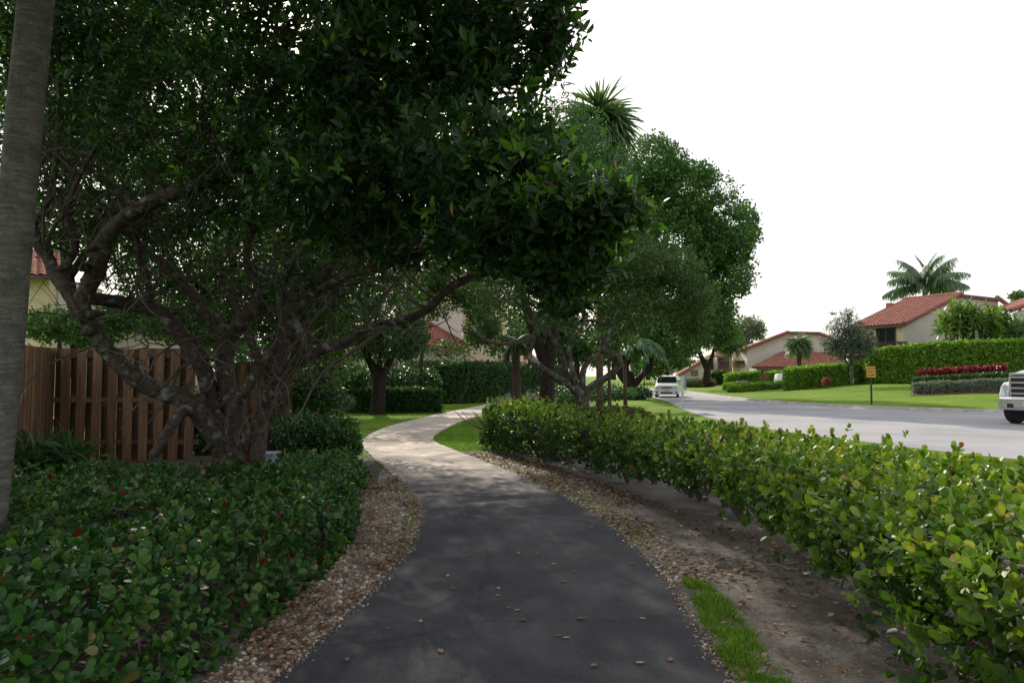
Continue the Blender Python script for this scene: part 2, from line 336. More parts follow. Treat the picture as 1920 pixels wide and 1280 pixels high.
def nz(p, sc=1.0):
    q = p * sc; o = 0
    for i in range(6):
        f = 1 + .55 * i; o = o + np.sin(f * (q @ _dr[i]) * 2 + _ph[i, 0] + 1.3 * np.sin(q @ _dr[(i + 2) % 6] * 1.7 * f + _ph[i, 1])) / (1 + .35 * i)
    return o / 3.0          # about -1..1
def whorls(C, axis, k, size, spread=(35, 80), vary=.25, rndc=None, jit=0.0, odd=.006):
    N = len(C); axis = nrmz(axis); ref = np.where(np.abs(axis[:, 2:3]) > .9, [[1., 0, 0]], [[0., 0, 1]]); u = nrmz(np.cross(axis, ref)); v = np.cross(axis, u)
    P = []; D = []; Nn = []; S = []; Rn = []
    th0 = RS.rand(N) * 6.28
    base = RS.rand(N) if rndc is None else rndc
    for i in range(k):
        th = th0 + i * 2.4 + RS.randn(N) * .2; fi = np.radians(spread[0] + (spread[1] - spread[0]) * ((i + .5) / k) + RS.randn(N) * 9)
        rad = u * np.cos(th)[:, None] + v * np.sin(th)[:, None]
        d = axis * np.cos(fi)[:, None] + rad * np.sin(fi)[:, None]
        s = size * (1 + vary * RS.randn(N)).clip(.5, 1.6)
        off = axis * (-(i / k) * 1.1 * s)[:, None]
        P.append(C + off + RS.randn(N, 3) * jit); D.append(d); Nn.append(axis * np.sin(fi)[:, None] - rad * np.cos(fi)[:, None] + RS.randn(N, 3) * .25); S.append(s)
        Rn.append((base * .75 + RS.rand(N) * .25).clip(0, .975))
    Rn = np.concatenate(Rn); Rn[RS.rand(len(Rn)) < odd] = 1.0
    return np.concatenate(P), np.concatenate(D), np.concatenate(Nn), np.concatenate(S), Rn
def blob_pts(blobs, n, seed, gap=.0, gsc=1.0, shell=.5, lump=.2):
    """blobs: (centre, (rx,ry,rz), weight)"""
    rs = np.random.RandomState(seed)
    ws = np.array([b[2] * (b[1][0] * b[1][1] * b[1][2]) ** (2 / 3) for b in blobs]); ws = ws / ws.sum()
    out = []; outd = []
    for b, wt in zip(blobs, ws):
        m = int(n * wt * 1.0) + 1; got = 0; tries = 0
        while got < m and tries < 12:
            tries += 1
            d = nrmz(rs.randn(m * 2, 3)); rr = (shell + (1 - shell) * rs.rand(m * 2) ** .6) * (1 + lump * nz(d * 2.2 + np.array(b[0]) * 1.3))
            p = np.array(b[0])[None] + d * rr[:, None] * np.array(b[1])[None]
            ok = nz(p, gsc) > gap + rs.randn(m * 2) * .08
            p = p[ok]; d = d[ok]; t = m - got; out.append(p[:t]); outd.append(d[:t]); got += min(len(p), t)
    return np.concatenate(out), np.concatenate(outd)
def twigs_for(mb, blobs, anchors, per, rs, r0=.02, seg=4):
    A = np.array(anchors); rest = list(blobs)
    while rest:
        dm = [np.min(np.linalg.norm(A - np.array(b[0]), axis=1)) for b in rest]; b = rest.pop(int(np.argmin(dm)))
        c = np.array(b[0]); rad = np.array(b[1])
        k = np.argmin(np.linalg.norm(A - c, axis=1)); a = A[k]; A = np.concatenate([A, c[None], ((a + c) / 2)[None]])
        if np.linalg.norm(a - c) > .15:
            mid = (a + c) / 2 + rs.randn(3) * .12 * np.linalg.norm(a - c)
            mb.tube([a, mid, c], [r0 * 1.8, r0 * 1.3, r0], seg + 1, .1, 3)
        for _ in range(int(per * b[2]) if per >= 1 else 0):
            d = rs.randn(3); d /= np.linalg.norm(d); e = c + d * rad * (.6 + .4 * rs.rand()); s = c + rs.randn(3) * rad * .15
            m1 = s + (e - s) * .4 + rs.randn(3) * .1 * rad; m2 = s + (e - s) * .75 + rs.randn(3) * .1 * rad
            mb.tube([s, m1, m2, e], [r0 * .8, r0 * .55, r0 * .4, r0 * .2], seg, .1, 2, False)
def pblob(px, py, d, rx, ry, rd, wt=1.0):
    k = d / F
    return (W(px, py, d), (rx * k, rd, ry * k), wt)

# ------------------------------------------------------------------ ground, road, path
def catm(P, n=8):
    P = [np.array(p, float) for p in P]; out = []
    for i in range(len(P) - 1):
        p0 = P[max(i - 1, 0)]; p1 = P[i]; p2 = P[i + 1]; p3 = P[min(i + 2, len(P) - 1)]
        for k in range(n):
            t = k / n; out.append(.5 * ((2 * p1) + (p2 - p0) * t + (2 * p0 - 5 * p1 + 4 * p2 - p3) * t * t + (3 * p1 - p0 - 3 * p2 + p3) * t ** 3))
    out.append(P[-1]); return np.array(out)
NEAR = catm([(40, -8), (26, 4), (17, 7), (10.6, 12), (8.5, 17), (7.6, 23), (7.9, 30), (9.7, 43), (10.5, 52), (10.8, 62), (10.4, 72), (8, 82), (2, 91), (-10, 97)])
FAR = catm([(66, 16), (48, 22), (34, 26), (24, 29), (18.6, 32.5), (16.2, 37.5), (15.6, 44), (15.9, 50), (16.4, 57), (17.2, 66), (17.5, 76), (15.5, 88), (8, 100), (-6, 108)])
def farside(X, Y):
    """signed distance beyond the far road edge (positive = lawn side)"""
    P = np.stack([X, Y], -1).reshape(-1, 2); best = np.full(len(P), 1e9); sg = np.zeros(len(P))
    F2 = np.concatenate([[[300, -60]], FAR, [[-300, 140]]])
    for a, b in zip(F2[:-1], F2[1:]):
        ab = b - a; t = ((P - a) @ ab / (ab @ ab)).clip(0, 1); q = a + t[:, None] * ab; dd = np.linalg.norm(P - q, axis=1)
        cr = ab[0] * (P[:, 1] - a[1]) - ab[1] * (P[:, 0] - a[0])
        u = dd < best; best[u] = dd[u]; sg[u] = np.where(cr[u] < 0, 1, -1)
    return (best * sg).reshape(X.shape)
def HZ(x, y):
    x = np.atleast_1d(np.asarray(x, float)); y = np.atleast_1d(np.asarray(y, float))
    e = farside(x, y); t = ((e - .2) / 17).clip(0, 1)
    u = ((e + 6.3) / 1.8).clip(0, 1); u = u * (e > -30)
    z = np.where(e > 0, .05 + 1.0 * t * t * (3 - 2 * t) + .10 * (t > 0) * np.sin(x * .31) * np.sin(y * .27) * t, -.14 * u)
    return z
def H1(x, y): return float(HZ(x, y)[0])
gx = np.concatenate([[-900, -400, -200, -120, -80, -60], np.arange(-45, 90, 1.0), [95, 110, 130, 160, 220, 400, 900]])
gy = np.concatenate([[-300, -100, -40, -15], np.arange(-8, 125, 1.0), [130, 145, 170, 220, 320, 600, 1200, 2000]])
XX, YY = np.meshgrid(gx, gy); ZZ = HZ(XX, YY).reshape(XX.shape)
vs = np.stack([XX.ravel(), YY.ravel(), ZZ.ravel()], 1); nx = len(gx); fs = [(j * nx + i, j * nx + i + 1, (j + 1) * nx + i + 1, (j + 1) * nx + i) for j in range(len(gy) - 1) for i in range(nx - 1)]
me = bpy.data.meshes.new('ground'); me.from_pydata(vs.tolist(), [], fs); me.polygons.foreach_set('use_smooth', [True] * len(fs)); me.update()
tagp(link_mesh('ground', me, M['lawn']), kind='structure')
def strip(name, A, B, z, mat, kind='structure', cols=6, **kw):
    n = len(A); vs = []; fs = []
    for i in range(n):
        for c in range(cols + 1):
            t = c / cols; p = A[i] * (1 - t) + B[i] * t; vs.append((p[0], p[1], z))
    for i in range(n - 1):
        for c in range(cols): a = i * (cols + 1) + c; fs.append((a, a + 1, a + cols + 2, a + cols + 1))
    mb = MB(); mb.add(vs, fs); o = mb.build(name, mat); tagp(o, kind=kind, **kw); return o
strip('road', NEAR, FAR, .006, M['road'])
g2 = lambda px, py: G(px, py)[:2]
PL = catm([(-1.15, -4), (-1.17, 0), (-1.25, 2.3), g2(515, 1280), g2(590, 1210), g2(700, 1110), g2(760, 1040), g2(785, 985), g2(785, 950), g2(765, 915), g2(722, 880), g2(698, 857), g2(681, 838), g2(686, 820), g2(735, 798), g2(830, 775), g2(905, 760), (-.5, 44), (3, 52)])
PR = catm([(1.3, -4), (1.25, 0), (1.18, 2.3), g2(1370, 1280), g2(1318, 1190), g2(1255, 1100), g2(1190, 1027), g2(1130, 975), g2(1062, 935), g2(985, 897), g2(915, 868), g2(860, 848), g2(822, 832), g2(812, 822), g2(832, 806), g2(880, 785), g2(945, 770), (1.6, 41), (4.4, 49)])
def rag(A, amp, s):
    A = np.array([np.interp(np.linspace(0, len(A) - 1, len(A) * 6), np.arange(len(A)), A[:, k]) for k in (0, 1)]).T
    L = np.concatenate([[0], np.cumsum(np.linalg.norm(np.diff(A, axis=0), axis=1))]); o = amp * (np.sin(L * 3.1 + s) * .6 + .5 * np.sin(L * 9.7 + s * 2) + .35 * np.sin(L * 23 + s * 3) + .25 * np.sin(L * 51 + s))
    return A + np.stack([o, o * .2], 1)
PLr = rag(PL, .016, 1); PRr = rag(PR, .016, 4)
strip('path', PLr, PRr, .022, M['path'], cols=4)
# path thickness edge (a small real lip)
def lip(A, sgn):
    mb = MB(); v = []; f = []
    for i, p in enumerate(A): v += [(p[0], p[1], .0222), (p[0] + sgn * .02, p[1], -.02)]
    for i in range(len(A) - 1): f.append((2 * i, 2 * i + 1, 2 * i + 3, 2 * i + 2))
    mb.add(v, f); return mb
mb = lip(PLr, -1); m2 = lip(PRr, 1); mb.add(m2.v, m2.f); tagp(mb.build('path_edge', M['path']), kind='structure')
# soils
k0, k1 = 0, 8 * 11
LA = PL[k0:k1 + 1]; LB = np.stack([np.full(len(LA), -14.0), LA[:, 1]], 1)
strip('soil', LB, LA + [.05, 0], .010, M['mulch'], cols=12)
RA = PR[k0:8 * 11 + 1]; wid = np.interp(RA[:, 1], [-4, 6, 10, 14, 15.5], [3.4, 3.3, 3.0, 2.2, 1.3])
RB = RA + np.stack([wid, wid * .12], 1); strip('sand', RA - [.05, 0], RB, .012, M['sand'], cols=8)
# kerb along the far side
mb = MB(); nrm = []
for i in range(len(FAR)):
    t = FAR[min(i + 1, len(FAR) - 1)] - FAR[max(i - 1, 0)]; t = t / np.linalg.norm(t); nrm.append((t[1], -t[0]))
v = []; f = []
for p, n_ in zip(FAR, nrm):
    for o_, z_ in ((-.35, .008), (-.12, .02), (-.02, .13), (.16, .14), (.2, -.15)): v.append((p[0] + n_[0] * o_, p[1] + n_[1] * o_, z_))
for i in range(len(FAR) - 1):
    for c in range(4): a = i * 5 + c; f.append((a, a + 1, a + 6, a + 5))
mb.add(v, f); tagp(mb.build('kerb', M['kerb']), kind='structure')
GS = PL[8 * 2:8 * 10 + 1]; strip('sand', GS - np.c_[np.interp(GS[:, 1], [2, 5, 7.5, 10, 12], [.55, .65, .9, .45, .02]), np.zeros(len(GS))], GS + [.03, 0], .014, M['sand'], cols=3)
# painted bar on the road
mb = MB(); a = G(1268, 757); b = G(1362, 754); mb.add([(a[0], a[1], .011), (b[0], b[1], .011), (b[0] + .1, b[1] + .75, .011), (a[0] + .1, a[1] + .75, .011)], [(0, 1, 2, 3)])
tagp(mb.build('road_marking', M['paintline']), kind='structure')

# ------------------------------------------------------------------ near vegetation beds
def inpoly(P, poly):
    x, y = P[:, 0], P[:, 1]; c = np.zeros(len(P), bool); n = len(poly)
    for i in range(n):
        x1, y1 = poly[i]; x2, y2 = poly[(i + 1) % n]
        with np.errstate(divide='ignore', invalid='ignore'):
            c ^= ((y1 > y) != (y2 > y)) & (x < (x2 - x1) * (y - y1) / (y2 - y1 + 1e-12) + x1)
    return c
def edged(P, poly):
    best = np.full(len(P), 1e9)
    for i in range(len(poly)):
        a = np.array(poly[i]); b = np.array(poly[(i + 1) % len(poly)]); ab = b - a; t = ((P - a) @ ab / (ab @ ab)).clip(0, 1)
        best = np.minimum(best, np.linalg.norm(P - (a + t[:, None] * ab), axis=1))
    return best
def sample_poly(poly, n, rs, dens_near=None):
    pa = np.array(poly); lo, hi = pa.min(0), pa.max(0); out = []
    tot = 0
    while tot < n:
        q = lo + (hi - lo) * rs.rand(n * 2, 2); q = q[inpoly(q, poly)]
        if dens_near is not None: q = q[rs.rand(len(q)) < dens_near(q)]
        out.append(q); tot += len(q)
    return np.concatenate(out)[:n]
rs = np.random.RandomState(3)
# left bed of dark cocoplum-like groundcover
BED = [(-1.45, -1.0), (-1.5, 1.5), (-1.6, 3.2), (-1.55, 4.4), (-1.5, 5.4), (-1.52, 6.6), (-1.7, 7.6), (-1.93, 8.6), (-2.05, 9.8), (-2.35, 11.2), (-2.9, 11.9), (-3.1, 10.4), (-3.4, 9.3), (-5.5, 8.8), (-9, 8.9), (-12, 8), (-12, 2), (-6, -1)]
bed = thing('groundcover_bed', 'low dark green shrub bed with scattered red leaves left of the path', 'shrub bed', (-4.5, 5, 0))
dn = lambda q: np.clip(1.25 - q[:, 1] * .07 + (q[:, 0] + 4) * .06, .35, 1)
q = sample_poly(BED, 15500, rs, dn); e = edged(q, BED)
q3 = np.c_[q, np.zeros(len(q))]
hh = (.50 + .10 * nz(q3, .9) + .06 * nz(q3, 3.1)) * np.clip((e / .30), .05, 1) ** .55
dep = rs.rand(len(q)) ** 1.8 * .28; z = (hh - dep).clip(.03)
C = np.c_[q, z]; gxy = np.zeros((len(q), 3)); gxy[:, 0] = np.where(e < .35, 1.2 * (q[:, 0] > -3.2), 0); ax = rs.randn(len(q), 3) * .35 + [0, 0, 1] + gxy * .9
low = e < .3; z2 = C[low].copy(); z2[:, 2] *= rs.rand(len(z2)); C = np.concatenate([C, z2]); ax = np.concatenate([ax, ax[low] + [.4, 0, -.2]])
P, D, N_, S, Rn = whorls(C, ax, 6, .055, (25, 85), .28, rs.rand(len(C)) ** 1.15 * 1.0, .008, .02)
leaves('foliage', P, D, N_, S, 'round', M['leaf_bed'], bed, Rn)
mb = MB()
for i in range(220):
    c = C[rs.randint(len(C))]; mb.tube([(c[0] + rs.randn() * .06, c[1] + rs.randn() * .06, 0), (c[0] + rs.randn() * .04, c[1] + rs.randn() * .04, c[2] * .5), c], [.008, .006, .003], 5, .1, 2, False)
tagp(mb.build('stems', M['stem'], bed), kind='stuff')
# dark mulch-coloured core standing in for the shade inside the bed
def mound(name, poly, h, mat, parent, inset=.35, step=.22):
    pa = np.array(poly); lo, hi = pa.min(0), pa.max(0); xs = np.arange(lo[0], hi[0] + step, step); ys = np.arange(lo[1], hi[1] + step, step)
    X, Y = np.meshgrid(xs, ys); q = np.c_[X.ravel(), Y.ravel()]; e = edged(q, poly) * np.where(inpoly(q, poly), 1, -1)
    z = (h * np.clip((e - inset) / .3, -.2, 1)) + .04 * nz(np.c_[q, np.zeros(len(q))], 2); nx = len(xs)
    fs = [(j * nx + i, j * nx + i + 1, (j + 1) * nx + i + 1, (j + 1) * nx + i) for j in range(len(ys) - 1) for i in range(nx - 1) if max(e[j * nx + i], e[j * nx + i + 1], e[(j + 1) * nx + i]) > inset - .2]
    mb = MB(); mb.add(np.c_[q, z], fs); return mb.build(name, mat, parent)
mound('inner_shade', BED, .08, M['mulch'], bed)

# right hedge of bright round leaves
HC = catm([(2.65, 0.4), (2.8, 2.0), (2.95, 3.5), (3.02, 5.2), (2.95, 6.8), (2.65, 8.4), (2.2, 10), (1.6, 11.7), (.95, 13.2), (.35, 14.6), (.05, 15.6)], 6)
HW = np.interp(HC[:, 1], [0, 2.5, 4, 7, 10, 13, 15.6], [1.15, 1.15, 1.1, 1.05, .95, .9, .8])
HT = np.interp(HC[:, 1], [0, 5, 7, 9, 12, 14, 16], [.95, .93, .91, .89, .90, .98, 1.03])
hed = thing('cocoplum_hedge', 'bright yellow green round leaved hedge with bare stems running along the right of the path', 'hedge', (3, 5, 0))
def hedge_pts(n, rs, pw=1.0):
    t = rs.rand(n) ** pw * (len(HC) - 1.001); i = t.astype(int); fr = (t - i)[:, None]; c = HC[i] * (1 - fr) + HC[i + 1] * fr; tg = nrmz(HC[i + 1] - HC[i]); nr = np.c_[tg[:, 1], -tg[:, 0]]
    w_ = HW[i]; h_ = HT[i]
    return c, nr, w_, h_
NS = 12500
c, nr, w_, h_ = hedge_pts(NS, rs, 1.25)
a = rs.rand(NS) * 1.25 - .12; a = a * math.pi      # around the cross section: 0 right .. pi left
cs, sn = np.cos(a), np.sin(a)
sq = lambda v: np.sign(v) * np.abs(v) ** .55
rr = 1 - rs.rand(NS) ** 2.0 * .45
x_ = sq(cs) * w_ * rr; z0 = .60; z_ = z0 + np.where(sn > 0, sq(sn) * (h_ - z0), sq(sn) * .25) * rr
base3 = np.c_[c, np.zeros(NS)]
z_ = z_ + .065 * nz(base3, 1.7) + .04 * nz(np.c_[c + nr * x_[:, None], z_ * 2], 4)
x_ = x_ + .08 * nz(np.c_[c, z_], 2.3)
C = np.c_[c + nr * x_[:, None], z_]
keep = ~((z_ < .45) & (rs.rand(NS) < .5) & (c[:, 1] < 9))
AX = np.c_[nr * (cs * .7)[:, None], (np.clip(sn, -.1, 1) + .35)] + rs.randn(NS, 3) * .28
C = C[keep]; AX = AX[keep]
nl = 2600; cl, nl_, wl, hl = hedge_pts(nl, rs, 1.0); fz = (rs.rand(nl) < np.interp(cl[:, 1], [3, 4.6, 6, 9, 12], [.75, .35, .22, .6, 1])); xs_l = -wl * (.55 + .5 * rs.rand(nl)); zl = np.interp(cl[:, 1], [2, 4, 8, 11, 16], [.14, .3, .34, .16, .05]) + rs.rand(nl) * .45
C = np.concatenate([C, np.c_[cl + nl_ * xs_l[:, None], zl][fz]]); AX = np.concatenate([AX, (np.c_[-nl_, np.full(nl, .3)] + rs.randn(nl, 3) * .5)[fz]])
gk = nz(C, 3.2) > -.30 + .10 * rs.randn(len(C)); C = C[gk]; AX = AX[gk]
tone = (rs.rand(len(C)) * .8 + .35 * (C[:, 2] - .55) / .4 - .04 - np.interp(C[:, 1], [6, 12], [0, .28])).clip(0, 1.1)  # lower leaves toned darker for interior shade, paler young leaves on top
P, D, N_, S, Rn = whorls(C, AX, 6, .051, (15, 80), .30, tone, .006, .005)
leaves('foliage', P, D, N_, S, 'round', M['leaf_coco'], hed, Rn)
# tall fresh shoots poking out of the top
ns = 520; c, nr, w_, h_ = hedge_pts(ns, rs, 1.0); xo = (rs.rand(ns) * 2 - 1) * w_ * .85
C2 = np.c_[c + nr * xo[:, None], h_ + rs.rand(ns) ** 2 * .14]; P, D, N_, S, Rn = whorls(C2, rs.randn(ns, 3) * .2 + [0, 0, 1], 7, .055, (8, 60), .2, .35 + rs.rand(ns) * .65)
leaves('new_shoots', P, D, N_, S, 'round', M['leaf_coco'], hed, Rn)
for i in range(80):
    t = i / 79.0; k = min(int(t * (len(HC) - 2)), len(HC) - 2); cc = HC[k] + rs.randn(2) * .12; tg = HC[k + 1] - HC[k]; tg /= np.linalg.norm(tg); n2 = np.array([tg[1], -tg[0]])
    side = -1 if rs.rand() < .7 else 1
    mb = MB(); b = np.array([*(cc + n2 * side * .35 * rs.rand()), 0]); lean = n2 * side * (.15 + .35 * rs.rand()) + tg * rs.randn() * .2
    for s_ in range(3):
        l2 = lean + rs.randn(2) * .22
        p1 = b + [l2[0] * .35 + rs.randn() * .03, l2[1] * .35 + rs.randn() * .03, .28]; p2 = b + [l2[0] * .8, l2[1] * .8, .55]; p3 = b + [l2[0] * 1.1, l2[1] * 1.1, .82]
        r_ = .014 + .008 * rs.rand(); mb.tube([b + [rs.randn() * .015, rs.randn() * .015, 0], p1, p2, p3], [r_ * 1.2, r_, r_ * .7, r_ * .3], 6, .18, 3, False)
        for u in range(5):
            q1 = p1 + (p2 - p1) * rs.rand(); e_ = q1 + [rs.randn() * .16, rs.randn() * .16, .22 + .1 * rs.rand()]; mb.tube([q1, (q1 + e_) / 2 + rs.randn(3) * .02, e_], [r_ * .45, r_ * .35, r_ * .15], 4, .1, 2, False)
    mb.build('stem', M['stem'], hed)

# gravel at the left edge of the path
GP = [p + [.0, 0] for p in PL[8 * 2:8 * 10 + 4]]
GL = [(-1.9, 10.8), (-2.1, 9.2), (-1.85, 8.2), (-1.6, 7.0), (-1.55, 6.0), (-1.55, 5.0), (-1.6, 4.2), (-1.6, 3.0), (-1.55, 2.0)]
GPOLY = [tuple(p - [.0, 0]) for p in GP] + GL
N = 6200; q = sample_poly(GPOLY, N, rs, lambda q: np.clip(1.2 - .075 * q[:, 1], .25, 1) * np.clip(.25 + 1.2 * (nz(np.c_[q, np.zeros(len(q))], 1.4) + .45), .12, 1))
ico = []; t_ = (1 + 5 ** .5) / 2
IV = nrmz(np.array([(-1, t_, 0), (1, t_, 0), (-1, -t_, 0), (1, -t_, 0), (0, -1, t_), (0, 1, t_), (0, -1, -t_), (0, 1, -t_), (t_, 0, -1), (t_, 0, 1), (-t_, 0, -1), (-t_, 0, 1)], float))
IF = [(0, 11, 5), (0, 5, 1), (0, 1, 7), (0, 7, 10), (0, 10, 11), (1, 5, 9), (5, 11, 4), (11, 10, 2), (10, 7, 6), (7, 1, 8), (3, 9, 4), (3, 4, 2), (3, 2, 6), (3, 6, 8), (3, 8, 9), (4, 9, 5), (2, 4, 11), (6, 2, 10), (8, 6, 7), (9, 8, 1)]
def pebbles(name, q, s0, label, z=.012):
    n = len(q); s = s0 * (.5 + 1.0 * rs.rand(n) ** 1.8); sc = np.c_[s * (.8 + .5 * rs.rand(n)), s * (.7 + .4 * rs.rand(n)), s * (.45 + .3 * rs.rand(n))]
    th = rs.rand(n) * 6.28; L = IV[None] * sc[:, None, :] * (1 + .12 * rs.randn(n, 12, 1)); X = L[..., 0] * np.cos(th)[:, None] - L[..., 1] * np.sin(th)[:, None]; Y = L[..., 0] * np.sin(th)[:, None] + L[..., 1] * np.cos(th)[:, None]
    V = np.stack([X + q[:, 0:1], Y + q[:, 1:2], L[..., 2] + z + s[:, None] * .25], -1)
    o = bulk(name, V, IF, rs.rand(n), M['pebble'], None, True); return tagp(o, label, 'gravel', kind='stuff')
pebbles('gravel', q, .0165, 'tan and white pebbles strewn between the path and the dark shrub bed')
# leaf litter
def litter(name, q, label, size=.035, z=.02, cat='leaf litter'):
    n = len(q); th = rs.rand(n) * 6.28; D = np.c_[np.cos(th), np.sin(th), rs.randn(n) * .2]; Nn = np.c_[rs.randn(n) * .3, rs.randn(n) * .3, np.ones(n)]
    o = leaves(name, np.c_[q, z + rs.rand(n) * .018], D, Nn, size * (.6 + .7 * rs.rand(n)), 'flake', M['litter'], None, rs.rand(n), False); return tagp(o, label, cat, kind='stuff')
LP = [tuple(p) for p in PR[8 * 2:8 * 11]] ; LPR = [tuple(p + [w2, .1]) for p, w2 in zip(PR[8 * 2:8 * 11][::-1], np.interp(PR[8 * 2:8 * 11][::-1][:, 1], [2, 5, 8, 12, 15], [2.4, 1.7, 1.0, .9, .8]))]
q = sample_poly(LP + LPR, 4600, rs, lambda q: np.clip(.15 + .9 * (nz(np.c_[q, np.zeros(len(q))], 1.1) + .2) + .12 * (q[:, 1] - 5), .05, 1))
litter('leaf_litter', q, 'dry brown leaves scattered on the sand under the bright hedge', .04)
q = sample_poly(LP + LPR, 5200, rs); litter('leaf_litter', q, 'fine crumbs of bark and leaf spread over the sand under the bright hedge', .014, .014)
eg = np.concatenate([PLr[(PLr[:, 1] > 2.5) & (PLr[:, 1] < 13)], PRr[(PRr[:, 1] > 2.5) & (PRr[:, 1] < 13)]]); q = eg[rs.randint(0, len(eg), 2600)] + rs.randn(2600, 2) * .035
pebbles('gravel', q, .008, 'small loose stones along both crumbling edges of the asphalt', .022)
EP = [tuple(p) for p in PR[8 * 5:8 * 11]] + [tuple(p + [.38, .1]) for p in PR[8 * 5:8 * 11][::-1]]
q = sample_poly(EP, 3800, rs); pebbles('gravel', q, .014, 'tan pebbles in a narrow band along the right edge of the path')
q = sample_poly(GPOLY, 3200, rs, lambda q: np.clip(.3 + (nz(np.c_[q, np.zeros(len(q))], 1.8)), .05, 1)); litter('leaf_litter', q, 'brown leaf scraps among the pebbles on the left edge of the path', .03, .03)
def blades(name, q, label, hgt=.06, z=0, lean=.45, wd=1.0):
    n = len(q); D = np.c_[rs.randn(n, 2) * lean, np.ones(n)]; Nn = rs.randn(n, 3); Nn[:, 2] *= .2
    o = leaves(name, np.c_[q, np.full(n, z)], D, Nn, hgt * (.5 + .8 * rs.rand(n)), 'blade', M['blade'], None, rs.rand(n), False); return tagp(o, label, 'grass', kind='stuff')
g_ = [g2(1283, 1092), g2(1330, 1100), g2(1372, 1140), g2(1420, 1200), g2(1475, 1275), g2(1560, 1400), g2(1455, 1400), g2(1376, 1276), g2(1330, 1200), g2(1300, 1140)]
blades('grass', sample_poly(g_, 15000, rs, lambda q: np.clip(.35 + 1.1 * nz(np.c_[q, np.zeros(len(q))], 7) + 5 * (edged(q, g_) - .03), .04, 1)), 'narrow strip of bright grass at the right edge of the asphalt', .055, .01, .85)
TIP = [tuple(p) for p in PR[8 * 12 - 2:8 * 16]] + [(1.2, 33), (.2, 24), (-.3, 18), (-.2, 15.3), (-1.1, 14.6)]
blades('grass', sample_poly(TIP, 26000, rs, lambda q: np.clip(1.6 - q[:, 1] * .05, .2, 1)), 'bright grass tongue on the inside of the path bend', .06)
LS_ = [tuple(p) for p in PL[8 * 12:8 * 17]] + [(-3.0, 38.5), (-4.8, 31), (-7.2, 29), (-7, 21), (-5.6, 17.5)]
blades('grass', sample_poly(LS_, 26000, rs), 'sunlit grass strip along the far left side of the path', .06)
# weeds along the path edges
q = np.concatenate([PL[8 * 6:8 * 11][rs.randint(0, 40, 500)] + rs.randn(500, 2) * .05 - [.08, 0], PR[8 * 6:8 * 11][rs.randint(0, 40, 700)] + np.abs(rs.randn(700, 2)) * .16 + [.03, 0]]); q = np.repeat(q, 3, 0) + rs.randn(len(q) * 3, 2) * .015
blades('grass', q, 'sparse weeds growing from the gravel beside the asphalt', .05, .015, .8)
# fallen leaves lying on the asphalt
FL = [(850, 1103), (935, 1103), (933, 1117), (955, 1139), (970, 1144), (981, 1163), (1047, 1192), (1062, 1196), (826, 1221), (1113, 1248), (1200, 1243), (1256, 1237), (728, 1178), (789, 1165), (651, 1237), (784, 1068), (840, 1080), (1056, 1091), (1076, 1072), (1038, 1058), (1090, 1160), (1008, 1037), (972, 1037), (883, 1042), (875, 1033), (1158, 1003), (1185, 1057), (1132, 1025), (1109, 988), (1046, 974), (905, 980), (1205, 1160), (1275, 1135), (988, 910), (1000, 933), (860, 917), (812, 910), (872, 965), (1048, 995), (1162, 1035)]
for i, (x, y) in enumerate(FL):
    p = G(x, y, .024); n = 1; kind = i % 3
    mb = MB(); T, Fc = TPL['ovate']; th = rs.rand() * 6.28; s_ = (.055 if kind else .045) * (.8 + .4 * rs.rand()) * (1 if y > 1000 else .8)
    pts = [(v[0] * 1.3 * s_, (v[1] - .5) * s_, abs(v[0]) * .55 * s_ + .2 * s_ * (v[1] - .5) ** 2 * 2 + .002) for v in T]
    mb.add([(a * math.cos(th) - b * math.sin(th), a * math.sin(th) + b * math.cos(th), c_) for a, b, c_ in pts], Fc, (.5, .86, .97)[kind] + .03 * rs.rand())
    st = [(0, -.5 * s_, .003), (.003, -.72 * s_, .004)]; st = [(a * math.cos(th) - b * math.sin(th), a * math.sin(th) + b * math.cos(th), c_) for a, b, c_ in st]; mb.tube(st, [.0015, .001], 4, 0, 1)
    o = mb.build('fallen_leaf', M['litter'], None); o.location = p
    tagp(o, ('curled brown fallen leaf lying on the dark asphalt path', 'pale yellow tan fallen leaf lying on the dark asphalt path', 'reddish fallen leaf lying on the dark asphalt path')[kind], 'fallen leaf', 'fallen leaves on the asphalt')

